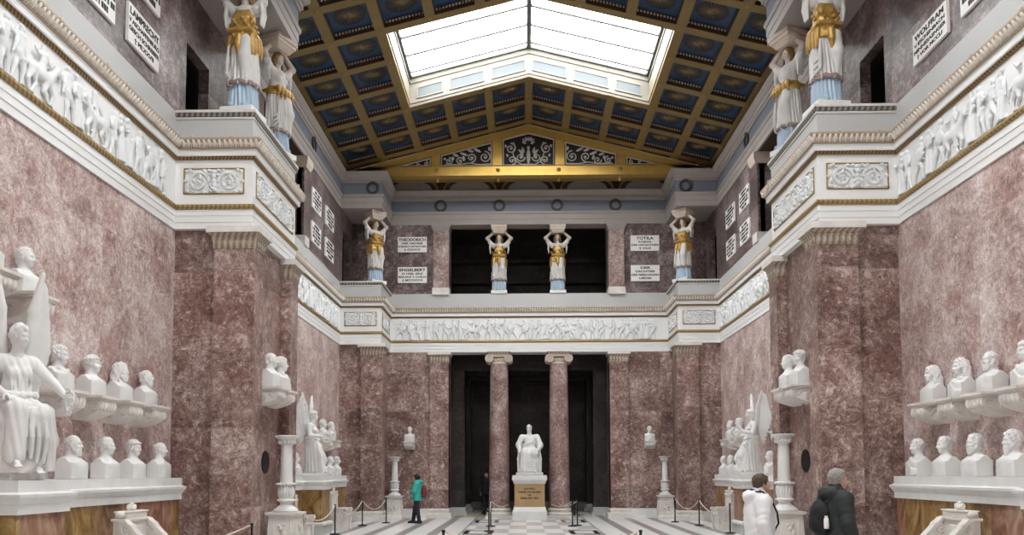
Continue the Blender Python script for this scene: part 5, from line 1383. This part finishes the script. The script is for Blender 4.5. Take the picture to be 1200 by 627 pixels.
# ------------------------------------------------------------------ painted caryatids (facing +X, standing on z = 0)
def caryatid(belted=False):
    t = thing('caryatid', '', 'caryatid')
    MB().box(-.31, .31, -.31, .31, 0, .12).build('base_block', M['marble'], t, bevel=.006)
    MB().taper(0, 0, 2.40, 2.52, .17, .19, .25, .27).box(-.27, .27, -.29, .29, 2.52, 2.60).box(-.30, .30, -.31, .31, 2.60, 2.69).build('impost_block', M['warm'], t, bevel=.006)
    F = Field((-.36, -.40, .11), (.40, .40, .95), .0135); F.cone((.03, 0, .12), (.25, .265), (0, 0, .85), (.20, .235), .0); pleats(F, .11, .9, .018, 22)
    F.chain([(.14, .12, .14), (.24, .12, .16)], [.07, .05], .02); F.cap((.20, -.12, .15), (.30, -.12, .145), .05, .04, .02); F.build('blue_underskirt', M['paint_blue'], t)
    F = Field((-.40, -.46, .50), (.42, .46, 2.12), .0135)
    F.cone((.02, 0, .54), (.26, .28), (0, 0, 1.40), (.19, .24), .04); pleats(F, .50, 1.40, .020, 24)
    F.chain([(.16, .11, 1.30), (.25, .12, .98), (.18, .12, .64)], [.12, .10, .09], .06)
    F.cap((0, 0, 1.35), (0, 0, 1.86), .20, .17, .06); F.cap((-.01, -.20, 1.93), (-.01, .20, 1.93), .10, .10, .05)
    for s in (-1, 1):
        F.ell((.115, s * .09, 1.74), (.075, .085, .09), .03)
        F.cap((0, s * .24, 1.95), (.01, s * .36, 2.07), .095, .085, .04)
        for i in range(4): F.chain([(-.06 + .04 * i, s * .33, 2.05), (-.07 + .045 * i, s * .36, 1.84), (-.05 + .04 * i, s * .34, 1.64)], [.040, .034, .020], .012)
    for z_ in (.90, .80, .70): F.chain([(.22, -.20, z_ + .3), (.24, -.22, z_), (.16, -.30, z_ - .1)], [.02, .03, .02], .015)
    F.build('white_dress', M['paint_white'], t)
    F = Field((-.36, -.40, .48), (.38, .40, .66), .013)
    for i in range(40):
        a = 2 * PI * i / 40; F.ell((.02 + .255 * math.cos(a), .275 * math.sin(a), .56 + .012 * math.sin(a * 9)), (.028, .034, .042), .01)
    F.build('dress_hem', M['hem'], t)
    F = Field((-.36, -.40, 1.02), (.40, .40, 1.98), .0135)
    if belted:
        F.cone((.01, 0, 1.36), (.215, .265), (0, 0, 1.56), (.20, .24), .03)
        for i in range(5): F.chain([(.22, -.2 + .1 * i, 1.52), (.25, -.22 + .11 * i, 1.40), (.22, -.24 + .12 * i, 1.30)], [.04, .04, .02], .015)
    else: F.cone((.02, 0, 1.26), (.24, .28), (0, 0, 1.54), (.20, .24), .03); F.cap((0, 0, 1.5), (0, 0, 1.80), .205, .185, .05)
    for s in (-1, 1) if not belted else ():
        F.ell((.115, s * .09, 1.73), (.085, .095, .10), .03); F.chain([(.02, s * .12, 1.94), (.13, s * .09, 1.80)], [.05, .05], .03)
        for i in range(4): F.chain([(.15 - .07 * i, s * (.20 + .02 * i), 1.40), (.17 - .08 * i, s * (.225 + .018 * i), 1.22), (.15 - .08 * i, s * (.23 + .015 * i), 1.10 + .02 * (i % 3))], [.05, .045, .028], .015)
    if not belted: F.chain([(.24, 0, 1.36), (.27, .0, 1.2), (.25, .02, 1.06)], [.07, .06, .035], .02)
    F.chain([(.21, -.22, 1.50), (.245, 0, 1.50), (.21, .22, 1.50), (-.2, .2, 1.50), (-.2, -.2, 1.50), (.21, -.22, 1.50)], [.035] * 6, .015)
    for i in range(30 if not belted else 0):
        a = -1.5 + 3. * ((i * 7) % 30) / 29; F.ell((.228 * math.cos(a), .262 * math.sin(a), 1.24 + .5 * (i / 30)), .034, .012)
    F.build('gilded_pelt', M['paint_gold'], t)
    F = Field((-.26, -.58, 1.85), (.30, .58, 2.60), .0115); fr = Fr((.03, 0, 2.25), None, 1.12); head(F, fr, True); F.cap((-.01, 0, 1.92), (.0, 0, 2.12), .09, .065, .04)
    for s in (-1, 1):
        F.chain([(-.01, s * .24, 1.97), (.04, s * .47, 2.22), (-.02, s * .24, 2.46)], [.078, .064, .046], .03); hand(F, (-.01, s * .26, 2.43), (-.1, -s * .8, .5), (0, s * .5, .85), 1.1, .35, s)
    F.build('body', M['paint_skin'], t)
    Hh = Field((-.26, -.26, 1.92), (.26, .26, 2.52), .0115); hair(Hh, fr, 'long', 7); Hh.build('hair', M['paint_hair'], t)
    return t
cy = caryatid(); ZB = 8.616
cy.location = (-1.142, D4 + .26, 8.602); cy.rotation_euler = (0, 0, -PI / 2); cy['label'] = 'caryatid with gold pelt in the gallery opening, left of centre'; cy['group'] = 'painted caryatids'
dup(cy, (1.128, D4 + .26, 8.602), -PI / 2, 'caryatid with gold pelt in the gallery opening, right of centre')
for s, nm in ((-1, 'left'), (1, 'right')):
    a = -PI / 2
    dup(cy, (s * 5.66, 28.40, ZB), a - s * .75, 'small far caryatid on the rear %s balcony corner' % nm)
    dup(cy, (s * 5.67, 14.90, ZB), a + s * .12, 'large near caryatid on the front corner of the near %s balcony' % nm, sx=(1.05, 1.05, 1.13))
    if s < 0: cb = caryatid(True); cb.location = (s * 5.64, 16.83, ZB); cb.rotation_euler = (0, 0, -.4); cb['group'] = 'painted caryatids'; cb['label'] = 'caryatid with gold belt at the rear corner of the near left balcony'
    else: dup(cb, (s * 5.64, 16.83, ZB), PI + .4, 'caryatid with gold belt at the rear corner of the near right balcony')

# ------------------------------------------------------------------ visitors (facing +X)
def legs(F, hipz, stance, k=.04):
    for s, x0, x1, toe in stance:
        F.chain([(0, s * .09, hipz), (x0, s * .095, .50), (x1, s * .09, .09)], [.092, .062, .042], k); F.chain([(x1 - .03, s * .09, .05), (x1 + .10, s * .095, .035), (x1 + .16, s * .10, .030)], [.045, .040, .030], .02)
def visitor(name, label, H, mats, hk, arms, stance, coat=.0, hood=False, scarf=False, seed=1, tilt=0., voxel=.0105, coat_z=.80, bulk=1.):
    t = thing(name, label, 'person'); k = H / 1.70; skin, hairm, coatm, legm, shoem = mats
    F = Field((-.34, -.50, .0), (.62, .50, 1.76), voxel); legs(F, .86, stance)
    F.cap((0, -.06, .92), (0, .06, .92), .125, .125, .05); F.cap((0, 0, .95), (.0, 0, 1.28), .125, .13, .08); F.cap((-.01, -.14, 1.38), (-.01, .14, 1.38), .075, .075, .08)
    fr = Fr((.045, 0, 1.595), rotm(0, -tilt), 1.0); head(F, fr); F.cap((-.015, 0, 1.36), (.02, 0, 1.52), .07, .055, .04)
    for s, el, wr, hd in arms:
        F.chain([(-.01, s * .185, 1.37), el, wr], [.055, .044, .030], .03); hand(F, wr, hd, (0, s * .8, .5), 1., .5, s)
    F.build('body', skin, t)
    Hh = Field((-.20, -.2, 1.35), (.24, .2, 1.78), .009); hair(Hh, fr, hk, seed); Hh.build('hair', hairm, t)
    J = Field((-.36, -.50, coat_z - .08), (.60, .50, 1.62), voxel); b = bulk
    J.cone((0, 0, coat_z), (.175 * b, .225 * b), (0, 0, 1.12), (.15 * b, .195 * b), .04); J.cap((0, 0, 1.05), (-.005, 0, 1.27), .165 * b, .165 * b, .06); J.cap((-.01, -.135, 1.36), (-.01, .135, 1.36), .105 * b, .105 * b, .07)
    J.ell((.0, 0, 1.20), (.16 * b, .20 * b, .20), .05); J.cap((-.02, 0, 1.40), (-.005, 0, 1.49), .095, .085, .04)
    if hood:
        J.chain([(-.10, -.09, 1.44), (-.14, 0, 1.43), (-.10, .09, 1.44)], [.065, .075, .065], .03); J.chain([(-.06, -.10, 1.48), (.06, -.08, 1.43), (.09, 0, 1.40), (.06, .08, 1.43), (-.06, .10, 1.48)], [.04, .035, .03, .035, .04], .02)
    for s, el, wr, hd in arms: J.chain([(-.01, s * .19, 1.36), el, tuple(np.array(el) * .10 + np.array(wr) * .90)], [.088 * b, .075 * b, .056 * b], .03)
    J.disp(lambda X, Y, Z: .0035 * np.sin(Z * 38 + 16 * X + 4 * np.sin(Y * 14 + Z * 9)) + .003 * np.sin(Y * 33 + 21 * Z + X * 27))
    J.build('coat', coatm, t)
    P = Field((-.32, -.26, .03), (.40, .26, 1.0), voxel); 
    for s, x0, x1, toe in stance: P.chain([(0, s * .09, .88), (x0, s * .095, .50), (x1, s * .09, .10)], [.112, .080, .064], .03)
    P.cap((0, -.06, .90), (0, .06, .90), .14, .14, .05); P.disp(lambda X, Y, Z: .004 * np.sin(Z * 55 + X * 20)); P.build('trousers', legm, t)
    S = Field((-.36, -.24, -.01), (.52, .24, .20), .010)
    for s, x0, x1, toe in stance:
        S.chain([(x1 - .05, s * .09, .052), (x1 + .10, s * .095, .042), (x1 + .175, s * .10, .036)], [.056, .052, .038], .03); S.cap((x1, s * .09, .05), (x1, s * .09, .13), .058, .055, .03)
    S.cut((0, 0, -1), 0.); S.build('shoes', shoem, t)
    if scarf:
        Q = Field((-.16, -.18, 1.38), (.18, .18, 1.56), .009); Q.chain([(-.09, 0, 1.49), (-.04, -.09, 1.48), (.06, -.07, 1.45), (.09, 0, 1.43), (.06, .07, 1.45), (-.04, .09, 1.48), (-.09, 0, 1.49)], [.035] * 7, .02); Q.build('scarf', M['cloth_navy'], t)
    t.scale = (k, k, k); return t
ww = visitor('person', 'woman with short brown hair in a white hooded coat with a dark diagonal strap', 1.66, (M['skin'], M['hair_brown'], M['coat_white'], M['cloth_navy'], M['shoe']), 'short',
             [(-1, (-.05, -.25, 1.09), (.06, -.24, .86), (.3, 0, -1)), (1, (-.02, .25, 1.09), (.12, .22, .88), (.4, 0, -1))], [(-1, .06, .10, 0), (1, -.02, -.12, 0)], hood=True, scarf=True, seed=21, coat_z=.70, bulk=1.12)
ww.location = (2.81, 10.15, 0); ww.rotation_euler = (0, 0, .10)
st = MB(); st.tube([(-.10, -.12, 1.49), (-.02, -.18, 1.49), (.09, -.20, 1.37), (.165, -.18, 1.22), (.215, -.10, 1.08), (.225, .05, .98)], .013, 6, flat=1.)
st.build('diagonal_strap', M['cloth_black'], ww, True, 60)
mm = visitor('person', 'grey haired man in a dark hooded jacket with a black backpack, facing right', 1.72, (M['skin'], M['hair_grey'], M['coat_dark'], M['cloth_navy'], M['shoe']), 'short',
             [(-1, (-.03, -.26, 1.09), (.10, -.22, .86), (.4, 0, -1)), (1, (-.02, .26, 1.09), (.12, .22, .86), (.4, 0, -1))], [(-1, .10, .14, 0), (1, -.04, -.16, 0)], hood=True, seed=22, tilt=-.02, coat_z=.74, bulk=1.10)
mm.location = (3.58, 9.62, 0); mm.rotation_euler = (0, 0, .25)
tl = visitor('person', 'woman in a teal jacket and dark trousers standing on the floor near the back wall', 1.64, (M['skin'], M['hair_dark'], M['coat_teal'], M['cloth_navy'], M['shoe']), 'curly',
             [(-1, (.04, -.25, 1.12), (.24, -.14, 1.10), (1, .2, .1)), (1, (.04, .25, 1.12), (.24, .12, 1.10), (1, -.2, .1))], [(-1, .10, .16, 0), (1, -.03, -.10, 0)], hood=True, seed=23, tilt=.12, voxel=.013, coat_z=.80)
tl.location = (-3.84, 26.75, 0); tl.rotation_euler = (0, 0, PI - .1)
dk = visitor('person', 'person in black standing in the dark chamber beside the left column', 1.74, (M['skin'], M['hair_dark'], M['cloth_black'], M['cloth_black'], M['shoe']), 'short',
             [(-1, (-.05, -.26, 1.09), (.06, -.24, .86), (.3, 0, -1)), (1, (-.05, .26, 1.09), (.06, .24, .86), (.3, 0, -1))], [(-1, .02, .03, 0), (1, -.02, -.05, 0)], seed=24, voxel=.014)
dk.location = (-1.80, 33.2, 0); dk.rotation_euler = (0, 0, -PI / 2)
def backpack(who, mat, mat2, x, z, k, bottle=False):
    F = Field((-.24, -.20, -.05), (.06, .20, .52), .010); F.ell((-.05, 0, .22), (.105, .155, .25), 0); F.box((-.045, 0, .19), (.075, .135, .19), .07, .06); F.ell((-.12, 0, .13), (.05, .11, .11), .04)
    F.disp(lambda X, Y, Z: .004 * np.sin(Z * 40) * np.sin(Y * 30)); b = F.build('backpack', mat, who); b.location = (x, 0, z); b.scale = (k,) * 3
    MB().box(-.150, -.135, -.10, .10, .235, .25).build('zip_flap', mat2, b)
    for s in (-1, 1): MB().tube([(.0, s * .085, .42), (.06, s * .11, .475), (.17, s * .125, .46), (.235, s * .13, .32), (.20, s * .165, .14), (.0, s * .14, .06)], .020, 6).build('shoulder_strap', mat2, b, True, 60)
    if bottle:
        MB().lathe([(.030, -.12), (.033, -.10), (.033, .0), (.028, .02), (.022, .025), (.022, .05), (.015, .055)], 14, (-.06, -.165, .20)).build('water_bottle', M['plaque'], b, True, 40)
    return b
backpack(mm, M['cloth_black'], M['cloth_black'], -.185, .95, .86, True)
bp_ = backpack(tl, M['maroon'], M['grey_cloth'], -.195, .93, .95); bp_['label'] = 'maroon backpack with grey straps'

# ------------------------------------------------------------------ daylight: white overcast sky through the skylights
wd = bpy.data.worlds.new('sky'); bpy.context.scene.world = wd; wd.use_nodes = True
bg = wd.node_tree.nodes['Background']; bg.inputs[0].default_value = (1, .985, .95, 1); bg.inputs[1].default_value = SKY_STRENGTH = 9.0
for n, (ya, yb) in enumerate(SKY):
    L = bpy.data.lights.new('skylight_portal', 'AREA'); L.shape = 'RECTANGLE'; L.size = 8.1; L.size_y = ya - yb; L.cycles.is_portal = True
    o = bpy.data.objects.new('skylight_portal', L); COL.objects.link(o); o.location = (0, (ya + yb) / 2, 15.9)

# ------------------------------------------------------------------ camera
R2 = Vector((0.9998771946130358, 0.01547039270796875, -0.002502527167983303)); U2 = Vector((0.0034111196916902123, -0.05898658708201905, 0.9982529473068759)); FW = Vector((-0.01529574958000524, 0.9981388928870955, 0.059032114572571084))
cam = bpy.data.cameras.new('camera'); co = bpy.data.objects.new('camera', cam); COL.objects.link(co)
m = Matrix.Identity(4)
for j, v in enumerate((R2, U2, -FW)):
    for i in range(3): m[i][j] = v[i]
m.translation = Vector((-0.19913626, 0, 1.7)); co.matrix_world = m
cam.sensor_fit = 'HORIZONTAL'; cam.sensor_width = 36; cam.lens = 920 / 1200 * 36; cam.shift_x = 0; cam.shift_y = (499.92194 - 313.5) / 1200; cam.clip_end = 200
sc = bpy.context.scene; sc.camera = co
sc.view_settings.view_transform = 'Standard'; sc.view_settings.look = 'None'; sc.view_settings.gamma = 1; sc.view_settings.exposure = 1.12
sc.cycles.max_bounces = 12; sc.cycles.diffuse_bounces = 6; sc.cycles.glossy_bounces = 3; sc.cycles.transparent_max_bounces = 12; sc.cycles.use_denoising = True; sc.cycles.sample_clamp_indirect = 8
